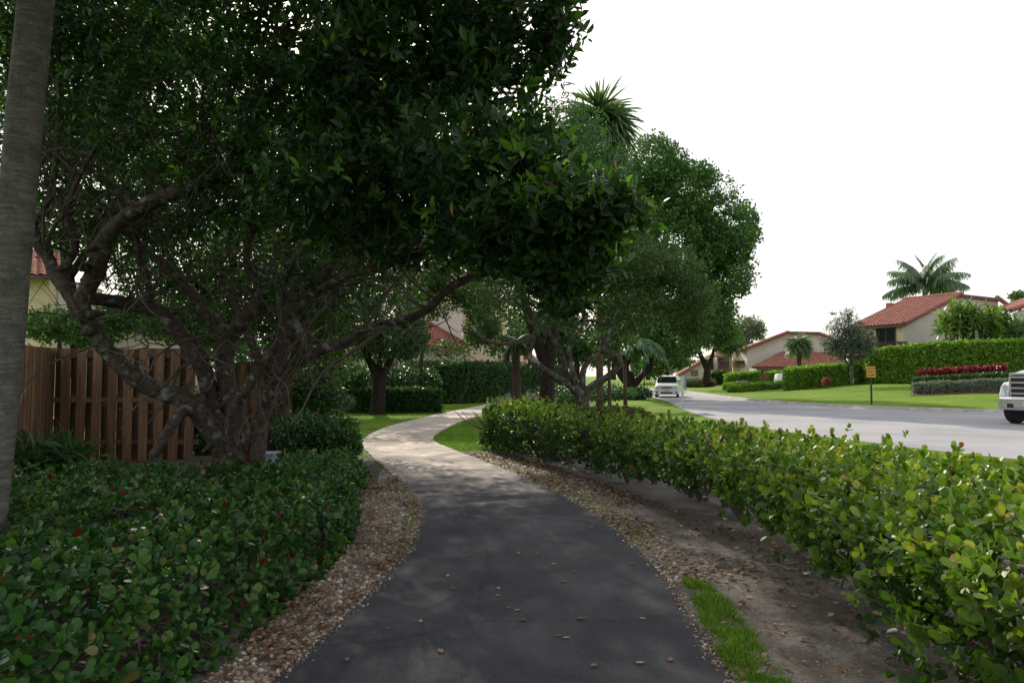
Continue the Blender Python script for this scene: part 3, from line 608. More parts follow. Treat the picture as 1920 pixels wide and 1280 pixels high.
# ------------------------------------------------------------------ main tree
def limbs(mb, lst, gn=.22, seg=10, rs_=1.0):
    anch = []
    for L in lst:
        pts = [W(*p[:3]) for p in L]; rad = [p[3] * rs_ for p in L]; Q, _ = mb.tube(pts, rad, seg, gn, 4)
        anch += [np.array(q_) for q_ in Q]
    return anch
T1 = W(440, 900, 9.0); T1[2] = 0
mt = thing('gnarled_tree', 'large dark tree with twisted lichen covered trunks arching over the left of the path', 'tree', T1)
mb = MB(); b0 = (445, 915, 9.0, .20)
LM = [
 [(430, 925, 9, .19), (420, 850, 9, .17), (395, 800, 8.9, .15), (352, 752, 8.8, .125), (300, 733, 8.7, .12), (250, 705, 8.6, .12), (208, 665, 8.6, .11), (175, 620, 8.6, .105), (152, 575, 8.6, .11), (168, 535, 8.6, .12), (183, 490, 8.5, .125), (205, 440, 8.4, .11), (245, 400, 8.3, .10), (300, 372, 8.2, .09), (360, 352, 8.1, .085), (420, 325, 8.0, .08), (462, 275, 7.9, .07), (480, 200, 7.8, .055), (500, 110, 7.6, .04)],
 [(440, 925, 9.1, .18), (425, 840, 9.1, .14), (400, 765, 9.2, .12), (385, 705, 9.2, .115), (365, 660, 9.2, .115), (325, 610, 9.2, .11), (285, 580, 9.2, .105), (225, 566, 9.0, .095), (165, 560, 8.8, .09)],
 [(455, 925, 9.2, .2), (450, 830, 9.3, .17), (432, 740, 9.3, .14), (420, 675, 9.4, .125), (425, 635, 9.4, .12), (388, 590, 9.4, .10), (345, 535, 9.5, .085), (300, 490, 9.6, .06), (250, 455, 9.8, .045), (190, 380, 10, .03)],
 [(425, 640, 9.4, .12), (455, 600, 9.3, .10), (485, 567, 9.2, .095), (490, 530, 9.1, .08), (465, 500, 9.0, .06), (470, 440, 8.8, .05), (520, 380, 8.6, .04)],
 [(470, 925, 9.1, .17), (480, 850, 9.0, .13), (492, 780, 9.0, .11), (520, 715, 8.9, .10), (553, 680, 8.9, .10), (562, 640, 8.8, .095), (548, 600, 8.8, .085), (575, 560, 8.6, .07), (620, 500, 8.4, .055), (660, 420, 8.0, .045), (700, 330, 7.6, .04), (760, 220, 7.2, .03)],
 [(440, 860, 8.9, .11), (436, 780, 8.7, .09), (470, 715, 8.6, .07), (510, 660, 8.6, .06), (530, 610, 8.6, .05), (525, 560, 8.6, .04), (560, 470, 8.4, .03)],
 [(380, 745, 9.0, .075), (352, 762, 8.8, .075), (335, 782, 8.6, .07), (310, 815, 8.4, .065), (288, 856, 8.3, .06)],
 [(553, 680, 8.9, .09), (600, 655, 8.7, .075), (650, 640, 8.4, .07), (690, 612, 8.2, .068), (740, 604, 8.0, .06), (800, 580, 7.6, .055), (838, 545, 7.3, .05), (882, 517, 7.0, .042), (945, 500, 6.5, .04), (1010, 470, 6.0, .03), (1080, 430, 5.6, .02)],
 [(145, 575, 8.6, .09), (125, 545, 8.7, .095), (103, 512, 8.8, .085), (85, 472, 8.9, .075), (62, 420, 9.0, .06), (90, 380, 9.0, .045), (105, 300, 9.0, .04), (110, 200, 9, .03), (112, 60, 9, .02)],
 [(103, 512, 8.8, .07), (130, 490, 8.8, .055), (142, 455, 8.8, .05), (125, 400, 8.8, .04), (150, 330, 8.8, .03), (190, 260, 8.8, .025)],
 [(420, 325, 8.0, .06), (400, 270, 8.2, .05), (360, 190, 8.4, .04), (300, 150, 8.6, .03), (210, 140, 8.8, .02)],
 [(480, 200, 7.8, .05), (560, 130, 7.5, .045), (680, 80, 7.0, .04), (820, 60, 6.5, .03), (960, 80, 6.2, .02)],
 [(575, 560, 8.6, .06), (640, 520, 8.2, .05), (720, 500, 7.6, .045), (800, 470, 7.0, .04), (880, 440, 6.4, .035), (980, 400, 5.8, .03), (1100, 390, 5.2, .02)],
 [(700, 330, 7.6, .04), (800, 300, 7.0, .035), (900, 250, 6.6, .03), (1000, 210, 6.3, .02)],
 [(285, 580, 9.2, .06), (275, 520, 9.2, .05), (258, 460, 9.2, .045), (265, 400, 9.2, .035), (290, 320, 9.2, .03)],
]
anch = limbs(mb, LM, .24, 10, .9)
mb.tube([W(430, 850, 9.0), W(445, 900, 9.0), np.array([T1[0], T1[1], -.1])], [.24, .30, .42], 12, .25, 4)
# knots and burls
for _ in range(26):
    a = anch[rs.randint(0, 90)]; b = a + rs.randn(3) * .05; mb.tube([b, b + rs.randn(3) * .05, b + rs.randn(3) * .1], [.07, .06, .02], 7, .3, 2)
mb.build('trunk', M['bark_lichen'], mt, True)
MBL = [
 pblob(60, 60, 9.5, 200, 130, 1.6, .8), pblob(250, 60, 9, 230, 130, 1.6, 1.0), pblob(120, 300, 10, 190, 130, 1.4, .7), pblob(330, 230, 9, 200, 120, 1.5, .8),
 pblob(520, 40, 8, 220, 140, 1.8, 1.0), pblob(560, 230, 8, 220, 130, 1.8, 1.0), pblob(760, 40, 7.2, 200, 130, 1.6, 1.25), pblob(740, 200, 7, 210, 140, 1.6, 1.3),
 pblob(930, 60, 6.3, 140, 95, 1.0, 1.2), pblob(1045, 70, 6.0, 60, 75, .5, 1.1), pblob(900, 190, 6.5, 130, 100, 1.0, 1.3), pblob(680, 370, 7, 230, 95, 1.5, 1.3), pblob(880, 330, 6, 180, 110, 1.2, 1.4),
 pblob(1000, 300, 5.8, 70, 80, .6, 1.3), pblob(1080, 385, 5.2, 120, 62, .7, 1.8), pblob(1165, 392, 5.0, 55, 38, .4, 1.2), pblob(960, 440, 5.8, 170, 75, .9, 1.8), pblob(1060, 490, 5.8, 105, 62, .7, 1.9), pblob(1100, 440, 5.6, 85, 45, .6, 1.7),
 pblob(1065, 560, 6.0, 62, 42, .4, 1.6), pblob(780, 450, 7, 190, 50, 1.1, 1.0), pblob(480, 380, 8.6, 170, 70, 1.1, .7), pblob(330, 420, 9.4, 150, 60, 1.2, .4), pblob(620, 540, 9.2, 170, 60, 1.0, .5), pblob(200, 420, 10, 140, 70, 1.2, .35),
 (np.array([-2.2, 3.2, 6.3]), (2.6, 2.6, 1.3), .8), (np.array([-4.8, 3.6, 6.2]), (2.2, 2.4, 1.4), .8), (np.array([-1.5, -.5, 5.6]), (2.8, 2.4, 1.4), .8), (np.array([-4.8, -.5, 5.0]), (2.4, 2.4, 1.6), .8), (np.array([.9, 1.2, 6.2]), (1.6, 2.0, 1.2), .7), pblob(600, -220, 8, 480, 180, 3.0, .9), pblob(150, -200, 9, 300, 180, 3, .6), pblob(900, -130, 6.5, 220, 120, 2, .9)]  # unseen crown lobes above and behind the camera, added to shade the path
tp, td = blob_pts(MBL, 24000, 11, -.42, .85, .35, .22)
tone = RS.rand(len(tp)) ** 1.3 * .8; q_ = tp[:, 0] / tp[:, 1]; rb_ = (q_ > .0) & (tp[:, 2] < 3.6) & (RS.rand(len(tp)) < .35) & (td[:, 2] > -.3); tone[rb_] = 1.0 + .25 * RS.rand(rb_.sum()); rb2 = (q_ > -.45) & (q_ < .05) & (tp[:, 1] < 8) & (RS.rand(len(tp)) < .10) & (nz(tp, 1.6) > .1); tone[rb2] = 1.0  # brighter leaf tones at right and centre stand in for sunlit foliage
P, D, N_, S, Rn = whorls(tp, td * .7 + [0, -.1, .55] + RS.randn(len(tp), 3) * .45, 6, .100, (25, 85), .30, tone, .02, .003)
leaves('crown', P, D, N_, S, 'ovate', M['leaf_main'], mt, Rn)
mb = MB(); twigs_for(mb, MBL, anch, 34, np.random.RandomState(5), .018)
rt = np.random.RandomState(17)
for i in range(330):      # tangle of thin crooked branches under the crown
    a = anch[rt.randint(len(anch))]; pxa = 960 + a[0] / a[1] * F
    if a[2] < 1.5 or pxa > 900 or (pxa > 700 and a[2] > 3): continue
    p = a.copy(); dv = rt.randn(3) * [.8, .7, .45] + [0, 0, .5]; dv /= np.linalg.norm(dv); pts = [p]; st_ = .16 + .16 * rt.rand()
    for k in range(6): dv = dv + rt.randn(3) * .42; dv /= np.linalg.norm(dv); p = p + dv * st_; pts.append(p)
    r0 = .008 + .022 * rt.rand() ** 2; mb.tube(pts, list(np.linspace(r0, r0 * .25, 7)), 5, .2, 2, False)
    for u in range(3): q1 = pts[2 + u]; e1 = q1 + rt.randn(3) * .16; e2 = e1 + (e1 - q1) * .8 + rt.randn(3) * .08; mb.tube([q1, e1, e2], [r0 * .5, r0 * .35, r0 * .15], 4, .1, 2, False)
mb.build('branches', M['twig'], mt)

# ------------------------------------------------------------------ generic trees
def tree(name, label, cat, base, limb_px, blobs, n, leaf, tpl, mat, barkm, seed, gap=-.35, gsc=1.0, shell=.4, per=14, k=5, r0=.02, gn=.15, twigm='twig', seg=8, spread=(30, 85), group=None):
    t = thing(name, label, cat, base, 0, group)
    mb = MB(); an = limbs(mb, limb_px, gn, seg, .72 if barkm == 'bark_grey' and n > 5000 else 1.0) if limb_px else [np.array(base) + [0, 0, 1.]]
    if limb_px: mb.build('trunk', M[barkm], t, True)
    p, d = blob_pts(blobs, n, seed, gap, gsc, shell)
    P, D, N_, S, Rn = whorls(p, d * .7 + [0, 0, .5] + RS.randn(len(p), 3) * .5, k, leaf, spread, .25, None, leaf * .4)
    leaves('crown', P, D, N_, S, tpl, M[mat], t, Rn)
    if per: mb = MB(); twigs_for(mb, blobs, an, per, np.random.RandomState(seed), r0); mb.build('branches', M[twigm], t)
    return t
def gb(px, d, z=None):
    w_ = W(px, 700, d); return (w_[0], d, H1(w_[0], d) if z is None else z)
# second gnarled tree with pale bark behind the hedge
D2 = 15.0
tree('gnarled_tree', 'pale grey many limbed tree rising from the hedge right of the path bend', 'tree', gb(1095, D2, 0),
 [[(1096, 845, D2, .28), (1096, 790, D2, .24), (1092, 755, D2, .2), (1085, 735, D2, .17), (1062, 718, D2, .12), (1020, 692, 14.8, .11), (992, 668, 14.7, .10), (997, 632, 14.6, .09), (975, 640, 14.5, .07), (940, 644, 14.4, .06), (905, 634, 14.3, .05), (885, 612, 14.2, .03)],
  [(1092, 745, D2, .17), (1112, 722, 14.9, .11), (1145, 702, 14.8, .1), (1163, 680, 14.7, .1), (1150, 662, 14.6, .09), (1130, 655, 14.6, .08), (1145, 615, 14.6, .06), (1160, 580, 14.6, .045), (1200, 540, 14.6, .03)],
  [(1080, 735, D2, .13), (1062, 700, 15.2, .1), (1050, 655, 15.3, .08), (1030, 625, 15.4, .07), (1000, 590, 15.4, .05), (960, 560, 15.4, .035), (930, 520, 15.4, .025)],
  [(1085, 738, D2, .12), (1072, 690, 14.9, .09), (1068, 650, 14.9, .08), (1088, 620, 14.8, .065), (1095, 580, 14.8, .05), (1080, 520, 14.8, .03)],
  [(1092, 740, D2, .12), (1095, 690, 15.2, .09), (1120, 660, 15.3, .08), (1140, 645, 15.3, .07), (1180, 610, 15.4, .05), (1240, 570, 15.4, .03), (1290, 550, 15.4, .02)],
  [(997, 640, 14.6, .07), (1010, 605, 14.8, .06), (990, 570, 15, .04), (1000, 520, 15, .03)],
  [(1145, 612, 14.6, .05), (1110, 600, 14.5, .045), (1060, 605, 14.5, .04), (1040, 570, 14.5, .03)]],
 [pblob(930, 560, 15, 80, 45, 1.2, .5), pblob(1010, 510, 15, 100, 55, 1.4, .8), pblob(1120, 500, 15, 100, 60, 1.5, 1), pblob(1210, 500, 15.5, 100, 55, 1.5, 1.1), pblob(1270, 560, 15.5, 80, 55, 1.2, 1.1), pblob(1180, 590, 15, 90, 45, 1.2, .7), pblob(1300, 620, 15.5, 45, 30, .6, .8), pblob(1140, 420, 15.5, 90, 40, 1.1, .9), pblob(1060, 600, 14, 80, 30, .8, .3)],
 6000, .075, 'ovate', 'leaf_mid', 'bark_grey', 21, -.3, 1.3, .3, 26, 5, .014, .2)
# taller tree between the gnarled tree and the palm
tree('broadleaf_tree', 'dark green tree with a thick dark trunk behind the pale gnarled tree', 'tree', gb(1025, 22, 0),
 [[(1022, 800, 22, .28), (1025, 740, 22, .24), (1028, 690, 22, .22), (1040, 600, 22, .19), (1060, 480, 22, .16), (1090, 350, 22, .1)], [(1028, 690, 22, .2), (1000, 620, 22, .15), (970, 520, 22, .1)]],
 [pblob(1060, 260, 22, 80, 75, 1.6), pblob(1110, 340, 22, 90, 80, 1.8), pblob(1130, 440, 22, 90, 60, 1.8), pblob(980, 360, 22, 110, 120, 2), pblob(1020, 470, 22, 120, 70, 2), pblob(930, 480, 23, 110, 80, 2)],
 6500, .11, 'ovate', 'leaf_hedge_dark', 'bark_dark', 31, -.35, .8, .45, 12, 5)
# big round roadside tree
BT = 50
tree('shade_tree', 'tallest round crowned green tree standing left of the road', 'tree', gb(1182, BT, 0),
 [[(1182, 748, BT, .5), (1180, 710, BT, .42), (1170, 690, BT, .36), (1190, 620, BT, .34), (1230, 520, BT, .28), (1260, 400, BT, .2)], [(1175, 715, BT, .3), (1158, 690, BT, .26), (1150, 640, BT, .2), (1160, 540, BT, .16)], [(1182, 735, BT, .3), (1198, 710, 49.5, .25), (1216, 690, 49, .2), (1230, 650, 49, .16), (1290, 560, 49, .13)]],
 [pblob(1215, 320, 50, 75, 60, 4, 1), pblob(1290, 370, 50, 80, 70, 4, 1.1), pblob(1355, 440, 50, 68, 68, 4, 1.1), pblob(1260, 460, 50, 110, 100, 4, 1), pblob(1345, 520, 50, 70, 50, 3.5, 1), pblob(1310, 590, 50, 70, 50, 3.5, 1), pblob(1350, 625, 50, 40, 26, 2.5, .9), pblob(1260, 640, 48, 55, 40, 3, 1), pblob(1200, 600, 49, 70, 70, 3.5, 1), pblob(1165, 500, 49, 80, 100, 4, 1), pblob(1170, 390, 52, 80, 90, 4, .9), pblob(1230, 690, 50, 30, 20, 1.5, .8)],
 24000, .22, 'quad', 'leaf_big', 'bark_dark', 41, -.30, .55, .5, 8, 5, .05)
# left side middle distance
tree('courtyard_tree', 'dark trunked tree casting its shadow on the sunlit grass by the low hedge', 'tree', gb(709, 28.5, 0),
 [[(709, 782, 28.5, .36), (709, 745, 28.5, .3), (711, 712, 28.5, .28), (700, 690, 28.5, .18), (680, 650, 28.5, .12), (660, 600, 28.5, .08)], [(711, 715, 28.5, .2), (724, 690, 28.5, .16), (745, 650, 28.5, .12), (790, 600, 28.5, .08)], [(711, 712, 28.5, .14), (712, 670, 28.5, .1), (715, 610, 28.5, .07)]],
 [pblob(660, 640, 28.5, 70, 40, 1.6, .8), pblob(735, 630, 28.5, 75, 45, 1.8, .9), pblob(700, 590, 28.5, 110, 40, 2, .9), pblob(780, 650, 29, 45, 35, 1.2, .7)],
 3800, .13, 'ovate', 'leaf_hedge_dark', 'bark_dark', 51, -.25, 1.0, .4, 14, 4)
tree('courtyard_tree', 'slim pale trunked tree at the left end of the tall dark hedge', 'tree', gb(790, 33, 0),
 [[(790, 765, 33, .14), (788, 720, 33, .12), (790, 670, 33, .1), (800, 620, 33, .07)]], [pblob(800, 560, 33, 70, 50, 1.6, .9), pblob(850, 520, 33, 70, 50, 1.6, 1), pblob(910, 555, 33, 60, 45, 1.4, 1), pblob(945, 630, 33, 45, 45, 1.2, 1), pblob(905, 615, 33, 40, 42, 1.2, 1), pblob(840, 660, 33, 45, 25, 1, .5)], 4200, .14, 'quad', 'leaf_mid', 'bark_brown', 52, -.2, 1, .4, 10, 4)
tree('broadleaf_tree', 'leafy tree behind the board fence seen between the twisted trunks', 'tree', gb(430, 17, 0),
 [[(430, 790, 17, .2), (425, 650, 17, .17), (440, 520, 17, .12), (420, 400, 17, .08)], [(425, 650, 17, .12), (350, 540, 17, .08), (300, 450, 17, .06)]],
 [pblob(330, 520, 17, 130, 60, 1.6, .9), pblob(470, 540, 17.5, 130, 70, 1.6, 1), pblob(560, 600, 18, 110, 60, 1.6, 1), pblob(420, 400, 17, 200, 80, 1.8, .8), pblob(260, 600, 17, 90, 35, 1.2, .6), pblob(620, 480, 18, 110, 80, 1.6, 1)],
 8000, .11, 'ovate', 'leaf_hedge_dark', 'bark_dark', 61, -.5, 1.1, .35, 14, 5)
tree('broadleaf_tree', 'light leaved tree behind the fence at the far left, sky showing through', 'tree', gb(150, 16, 0),
 [[(150, 800, 16, .16), (140, 600, 16, .13), (120, 420, 16, .1), (150, 250, 16, .07)], [(130, 520, 16, .1), (220, 380, 16, .07), (280, 250, 16, .05)]],
 [pblob(120, 230, 16, 160, 110, 1.6, .7), pblob(300, 260, 16, 150, 120, 1.6, .6), pblob(180, 420, 16, 150, 70, 1.4, .5), pblob(60, 60, 16, 150, 90, 1.6, .5), pblob(330, 80, 16, 160, 90, 1.6, .5)],
 7500, .12, 'ovate', 'leaf_big', 'bark_dark', 62, -.45, .9, .3, 14, 5)
tree('broadleaf_tree', 'black trunked tree immediately behind the twisted main trunks', 'tree', gb(512, 13.8, 0),
 [[(512, 860, 13.8, .22), (514, 800, 13.8, .19), (520, 740, 13.9, .17), (530, 640, 14, .14), (560, 520, 14.5, .1), (600, 400, 15, .07)], [(520, 740, 13.9, .12), (470, 640, 14, .09), (430, 540, 14.5, .06)], [(530, 640, 14, .1), (620, 560, 15, .08), (700, 450, 16, .05)]],
 [pblob(480, 480, 15, 130, 90, 1.8), pblob(620, 440, 16, 150, 90, 2.2), pblob(760, 400, 17, 150, 100, 2.2), pblob(640, 260, 17, 200, 120, 2.6), pblob(840, 230, 18, 150, 120, 2.4), pblob(580, 610, 16, 110, 50, 1.2, .9), pblob(600, 690, 16.5, 70, 40, 1.0, .9), pblob(700, 560, 17, 110, 50, 1.4, .8), pblob(400, 250, 16, 160, 110, 2, .8), pblob(880, 400, 18, 90, 80, 1.8, .8)],
 9500, .11, 'ovate', 'leaf_main', 'bark_dark', 66, -.42, .9, .35, 14, 5)  # hidden crown spread wide to block the sun from the near path
tree('bush', 'leafy green bush rising over the top of the fence at far left', 'bush', gb(110, 15, 0),
 [[(110, 800, 15, .06), (110, 680, 15, .05), (115, 620, 15, .03)], [(110, 760, 15, .05), (150, 650, 15, .03), (170, 610, 15, .02)]],
 [pblob(105, 610, 15, 70, 34, .8, 1), pblob(170, 625, 15, 60, 26, .7, .9), pblob(240, 590, 15.5, 60, 34, .7, 1), pblob(320, 600, 15.5, 70, 44, .8, 1), pblob(410, 610, 15.5, 70, 50, .8, 1)], 3600, .085, 'ovate', 'leaf_big', 'bark_brown', 63, -.4, 1.5, .3, 8, 5, .012)
tree('broadleaf_tree', 'dense tree behind the dark gate between the courtyard and the path', 'tree', gb(600, 27, 0),
 [[(600, 770, 27, .2), (605, 680, 27, .16), (600, 560, 27, .1)]], [pblob(590, 640, 27, 80, 50, 1.6), pblob(560, 540, 27, 110, 70, 2), pblob(700, 500, 29, 120, 80, 2), pblob(820, 470, 31, 100, 70, 2), pblob(880, 540, 33, 60, 40, 2, .6)], 3800, .14, 'quad', 'leaf_hedge_dark', 'bark_dark', 64, -.3, .9, .4, 8, 5)
tree('shrub', 'rounded dark green shrub beside the utility box where the path bends', 'shrub', gb(600, 12.8, 0), None,
 [pblob(575, 815, 12.8, 62, 40, .6), pblob(625, 815, 12.8, 50, 42, .6), pblob(560, 800, 13.3, 55, 30, .5), pblob(650, 835, 12.6, 30, 25, .4)], 2300, .055, 'round', 'leaf_hedge_dark', 'bark_dark', 65, -.9, 1, .3, 24, 6, .01)
# upright plants on stakes between the trees
def small_bush(name, label, px, py, d, rx, ry, rd, n, leaf, mat, seed, cat='shrub', tpl='quad', z=None, gap=-.8, group=None, k=5):
    w_ = W(px, py, d); base = (w_[0], d, H1(w_[0], d))
    t = thing(name, label, cat, base, 0, group); kk = d / F; zc = w_[2]
    p, dd = blob_pts([(w_, (rx * kk, rd, ry * kk), 1), (w_ + [rx * kk * .45, .1, -.1 * ry * kk], (rx * kk * .6, rd * .8, ry * kk * .8), .6), (w_ - [rx * kk * .45, .1, .12 * ry * kk], (rx * kk * .6, rd * .8, ry * kk * .75), .6)], n, seed, gap, 1.5, .45)
    p[:, 2] = np.maximum(p[:, 2], base[2] + .03)
    P, D, N_, S, Rn = whorls(p, dd * .8 + [0, 0, .5] + RS.randn(len(p), 3) * .4, k, leaf, (25, 85), .25, None, leaf * .3)
    leaves('foliage', P, D, N_, S, tpl, M[mat], t, Rn)
    mb = MB(); r_ = np.random.RandomState(seed)
    for _ in range(8):
        e_ = w_ + r_.randn(3) * [rx * kk * .4, rd * .4, ry * kk * .3]; b_ = np.array(base) + [r_.randn() * .06, r_.randn() * .06, 0]
        mb.tube([b_, (b_ + e_) / 2 + r_.randn(3) * .04, e_], [.02, .014, .006], 5, .1, 2, False)
    mb.build('stems', M['stem'], t); return t
small_bush('shrub', 'dark shrub filling the gap behind the courtyard tree trunk', 740, 712, 33, 85, 34, 1.2, 1700, .13, 'leaf_hedge_dark', 172, gap=-1.5)
small_bush('shrub', 'dark shrub mass left of the courtyard tree behind the low hedge', 655, 715, 31, 40, 36, 1.2, 900, .13, 'leaf_hedge_dark', 173, gap=-1.5)
small_bush('shrub', 'dark leafy shrub right behind the twisted trunk base at the fence end', 388, 790, 14.2, 44, 66, .6, 1700, .085, 'leaf_hedge_dark', 174, tpl='ovate', z=0, gap=-1.5)
small_bush('flowering_shrub', 'pale flowering shrub at the foot of the brown trunk right of the path', 985, 755, 24, 60, 22, .9, 900, .05, 'flower', 71)
small_bush('shrub', 'soft dark green shrub behind the pale flowering shrub', 1050, 745, 27, 60, 26, 1.2, 900, .10, 'leaf_hedge_dark', 72)
small_bush('shrub', 'spreading low shrub beneath the arching palm fronds', 1130, 735, 36, 60, 16, 1.6, 900, .12, 'leaf_hedge_dark', 73)
small_bush('shrub', 'dark mounded shrub under the curved trunks near the car', 1190, 737, 47, 34, 12, 1.6, 700, .14, 'leaf_hedge_dark', 74)
small_bush('red_tipped_shrub', 'red tipped shrub row just behind the bright hedge', 1130, 775, 13.0, 90, 14, .5, 900, .05, 'leaf_redtip', 75, tpl='round')
small_bush('fern', 'wispy dark ferns at the base of the fence', 90, 850, 10.6, 70, 14, .5, 110, .30, 'leaf_hedge_dark', 76, cat='fern', tpl='strap', k=6)
small_bush('grey_plant', 'grey leaved plant beside the dark gate left of the low hedge', 640, 752, 25, 22, 16, .5, 300, .14, 'leaf_grey', 77, cat='plant', tpl='strap', k=6)
small_bush('red_plant', 'small red leaved plant against the middle hedge', 1549, 714, 54, 9, 8, .35, 130, .16, 'leaf_red', 78, cat='plant', tpl='strap', k=6)
small_bush('bush', 'round dark bush right of the strap leaved tree above the tall hedge', 1890, 620, 54, 50, 32, 1.8, 1100, .18, 'leaf_big', 79, cat='bush')
# brown trunk right of the path (young palm trunk with green skirt)
t = thing('palm_tree', 'straight brown trunk topped by low green foliage beside the path bend', 'palm tree', gb(968, 23, 0)); mb = MB()
mb.tube([W(970, 795, 23), W(969, 740, 23), W(967, 690, 23), W(968, 640, 23)], [.18, .155, .15, .14], 12, .06, 5); mb.build('trunk', M['bark_brown'], t, True)
def pin_frond(base, dirv, L, droop, lw, n=34, seed=0, vsh=.5):
    """pinnate frond; returns leaflets arrays and rachis points"""
    r_ = np.random.RandomState(seed); h = np.array([dirv[0], dirv[1], 0.]); h /= max(np.linalg.norm(h), 1e-6); el = math.atan2(dirv[2], math.hypot(dirv[0], dirv[1]))
    pts = []; p = np.array(base, float); a = el; steps = 14
    for i in range(steps + 1):
        pts.append(p.copy()); p = p + (h * math.cos(a) + np.array([0, 0, math.sin(a)])) * L / steps; a -= droop / steps * (1 + i / steps)
    pts = np.array(pts); side = np.array([h[1], -h[0], 0])
    P = []; D = []; Nn = []; S = []
    for i in range(n):
        t_ = .12 + .88 * i / n; f_ = t_ * steps; k = min(int(f_), steps - 1); q_ = pts[k] + (pts[k + 1] - pts[k]) * (f_ - k); tg = pts[k + 1] - pts[k]; tg /= np.linalg.norm(tg)
        for s_ in (-1, 1):
            P.append(q_); D.append(tg * .75 + side * s_ * 1.0 + np.array([0, 0, -vsh * (1 + .6 * r_.rand())]) + r_.randn(3) * .08); Nn.append(np.array([0, 0, 1.]) + side * s_ * .3)
            S.append(lw * (math.sin(math.pi * (.12 + .85 * t_)) ** .6) * (.85 + .3 * r_.rand()))
    return pts, np.array(P), np.array(D), np.array(Nn), np.array(S)
TPL['leaflet'] = (np.array([[-.022, 0, 0], [.022, 0, 0], [-.04, .4, .01], [.04, .4, .01], [-.025, .75, -.04], [.025, .75, -.04], [0, 1, -.14]]), [(0, 1, 3, 2), (2, 3, 5, 4), (4, 5, 6)])
TPL['leaflet_wide'] = (TPL['leaflet'][0] * [1.9, 1, 1], TPL['leaflet'][1])
def pin_palm(t, top, nf, L, lw, mat, seed, els=(-15, 75), droop=1.4, dirs=None, tpl='leaflet_wide', n=34, vsh=.5, rr=.03):
    r_ = np.random.RandomState(seed)
    for i in range(nf):
        if dirs: az, el, l_ = dirs[i]; az = R(az); el = R(el)
        else: az = i * 2.4 + r_.randn() * .15; el = R(els[0] + (els[1] - els[0]) * (i / nf) + r_.randn() * 5); l_ = L
        pts, P, D, N_, S = pin_frond(top, (math.cos(az) * math.cos(el), math.sin(az) * math.cos(el), math.sin(el)), l_ * (.9 + .2 * r_.rand()), droop * (.8 + .4 * r_.rand()), lw, n, seed + i, vsh)
        f_ = leaves('frond', P, D, N_, S, tpl, M[mat], t); mb = MB(); mb.tube(pts, list(np.linspace(rr, rr * .15, len(pts))), 5, 0, 1); mb.build('rachis', M['frond'], f_, local=True) if False else None
        # rachis as part of the frond thing (child of the frond)
        o = None
        mb2 = MB(); mb2.tube(pts - np.array(t.location)[None], list(np.linspace(rr, rr * .15, len(pts))), 5, 0, 1); o = mb2.build('rachis', M[mat], f_, local=True)
top = W(968, 640, 23); pin_palm(t, top, 9, 1.1, .35, 'frond', 81, (-20, 60), 1.2)
# slender stake trunk
t = thing('young_tree', 'thin pale stake like trunk right of the pale gnarled tree', 'tree', gb(1143, 26, 0)); mb = MB()
mb.tube([W(1144, 785, 26), W(1143, 740, 26), W(1142, 690, 26), W(1146, 640, 26)], [.075, .07, .06, .04], 8, .08, 3); mb.build('trunk', M['bark_brown'], t, True)
p, d = blob_pts([pblob(1150, 640, 26, 50, 30, 1.0)], 500, 82, -.4, 1, .3); P, D, N_, S, Rn = whorls(p, d, 5, .12); leaves('crown', P, D, N_, S, 'quad', M['leaf_mid'], t, Rn)
# arching feather palm beside the road
t = thing('feather_palm', 'arching glossy feather palm fronds drooping toward the white car', 'palm tree', gb(1180, 33, 0)); mb = MB(); top = W(1172, 668, 33)
mb.tube([(top[0], 33, 0), (top[0], 33, top[2])], [.10, .08], 8, .1, 1); mb.build('trunk', M['bark_brown'], t, True)
pin_palm(t, top, 12, 2.3, .55, 'frond', 91, None, 1.9, [(-10, 62, 2.7), (10, 52, 2.6), (-30, 56, 2.6), (-60, 62, 2.4), (25, 66, 2.8), (-5, 40, 2.4), (40, 50, 2.3), (180, 60, 2.4), (200, 50, 2.2), (150, 64, 2.3), (-90, 56, 2.2), (90, 60, 2.3)], vsh=.9)
# cabbage palm high behind
def fan(t, c, dirv, Rf, mat, seed, nseg=34, name='frond', pet=.55, droop=.75):
    r_ = np.random.RandomState(seed); d = np.array(dirv, float); d /= np.linalg.norm(d); hub = np.array(c) + d * Rf * pet
    side = np.cross(d, [0, 0, 1.]); side /= max(np.linalg.norm(side), 1e-6); up = np.cross(side, d)
    an = np.linspace(-1.9, 1.9, nseg); P = np.repeat(hub[None], nseg, 0); D = d[None] * np.cos(an)[:, None] + side[None] * np.sin(an)[:, None] + up[None] * .22 * r_.randn(nseg, 1) * .5 + np.array([0, 0, -droop])[None] * (.5 + r_.rand(nseg, 1)); Nn = np.repeat(up[None], nseg, 0) + r_.randn(nseg, 3) * .15
    f_ = leaves(name, P, D, Nn, Rf * (.8 + .3 * r_.rand(nseg)), 'leaflet', M[mat], t, None)
    mb = MB(); o = np.array(t.location); mb.tube([np.array(c) - o, hub - o], [Rf * .02, Rf * .015], 4, 0, 1); mb.build('petiole', M[mat], f_, local=True)
def fan_palm(label, px, topy, d, nf, Rf, mat, seed, tr, lo=-50, name='cabbage_palm', group=None):
    b = gb(px, d); t = thing(name, label, 'palm tree', b, 0, group); top = W(px, topy, d); mb = MB(); mb.tube([b, (b[0] + .05, d, (b[2] + top[2]) / 2), top], [tr * 1.2, tr, tr], 10, .08, 5); mb.build('trunk', M['bark_brown'], t, True)
    r_ = np.random.RandomState(seed)
    for i in range(nf):
        az = i * 2.4; el = R(lo + (80 - lo) * (i + .5) / nf); fan(t, top, (math.cos(az) * math.cos(el), math.sin(az) * math.cos(el), math.sin(el)), Rf * (.85 + .3 * r_.rand()), mat, seed + i)
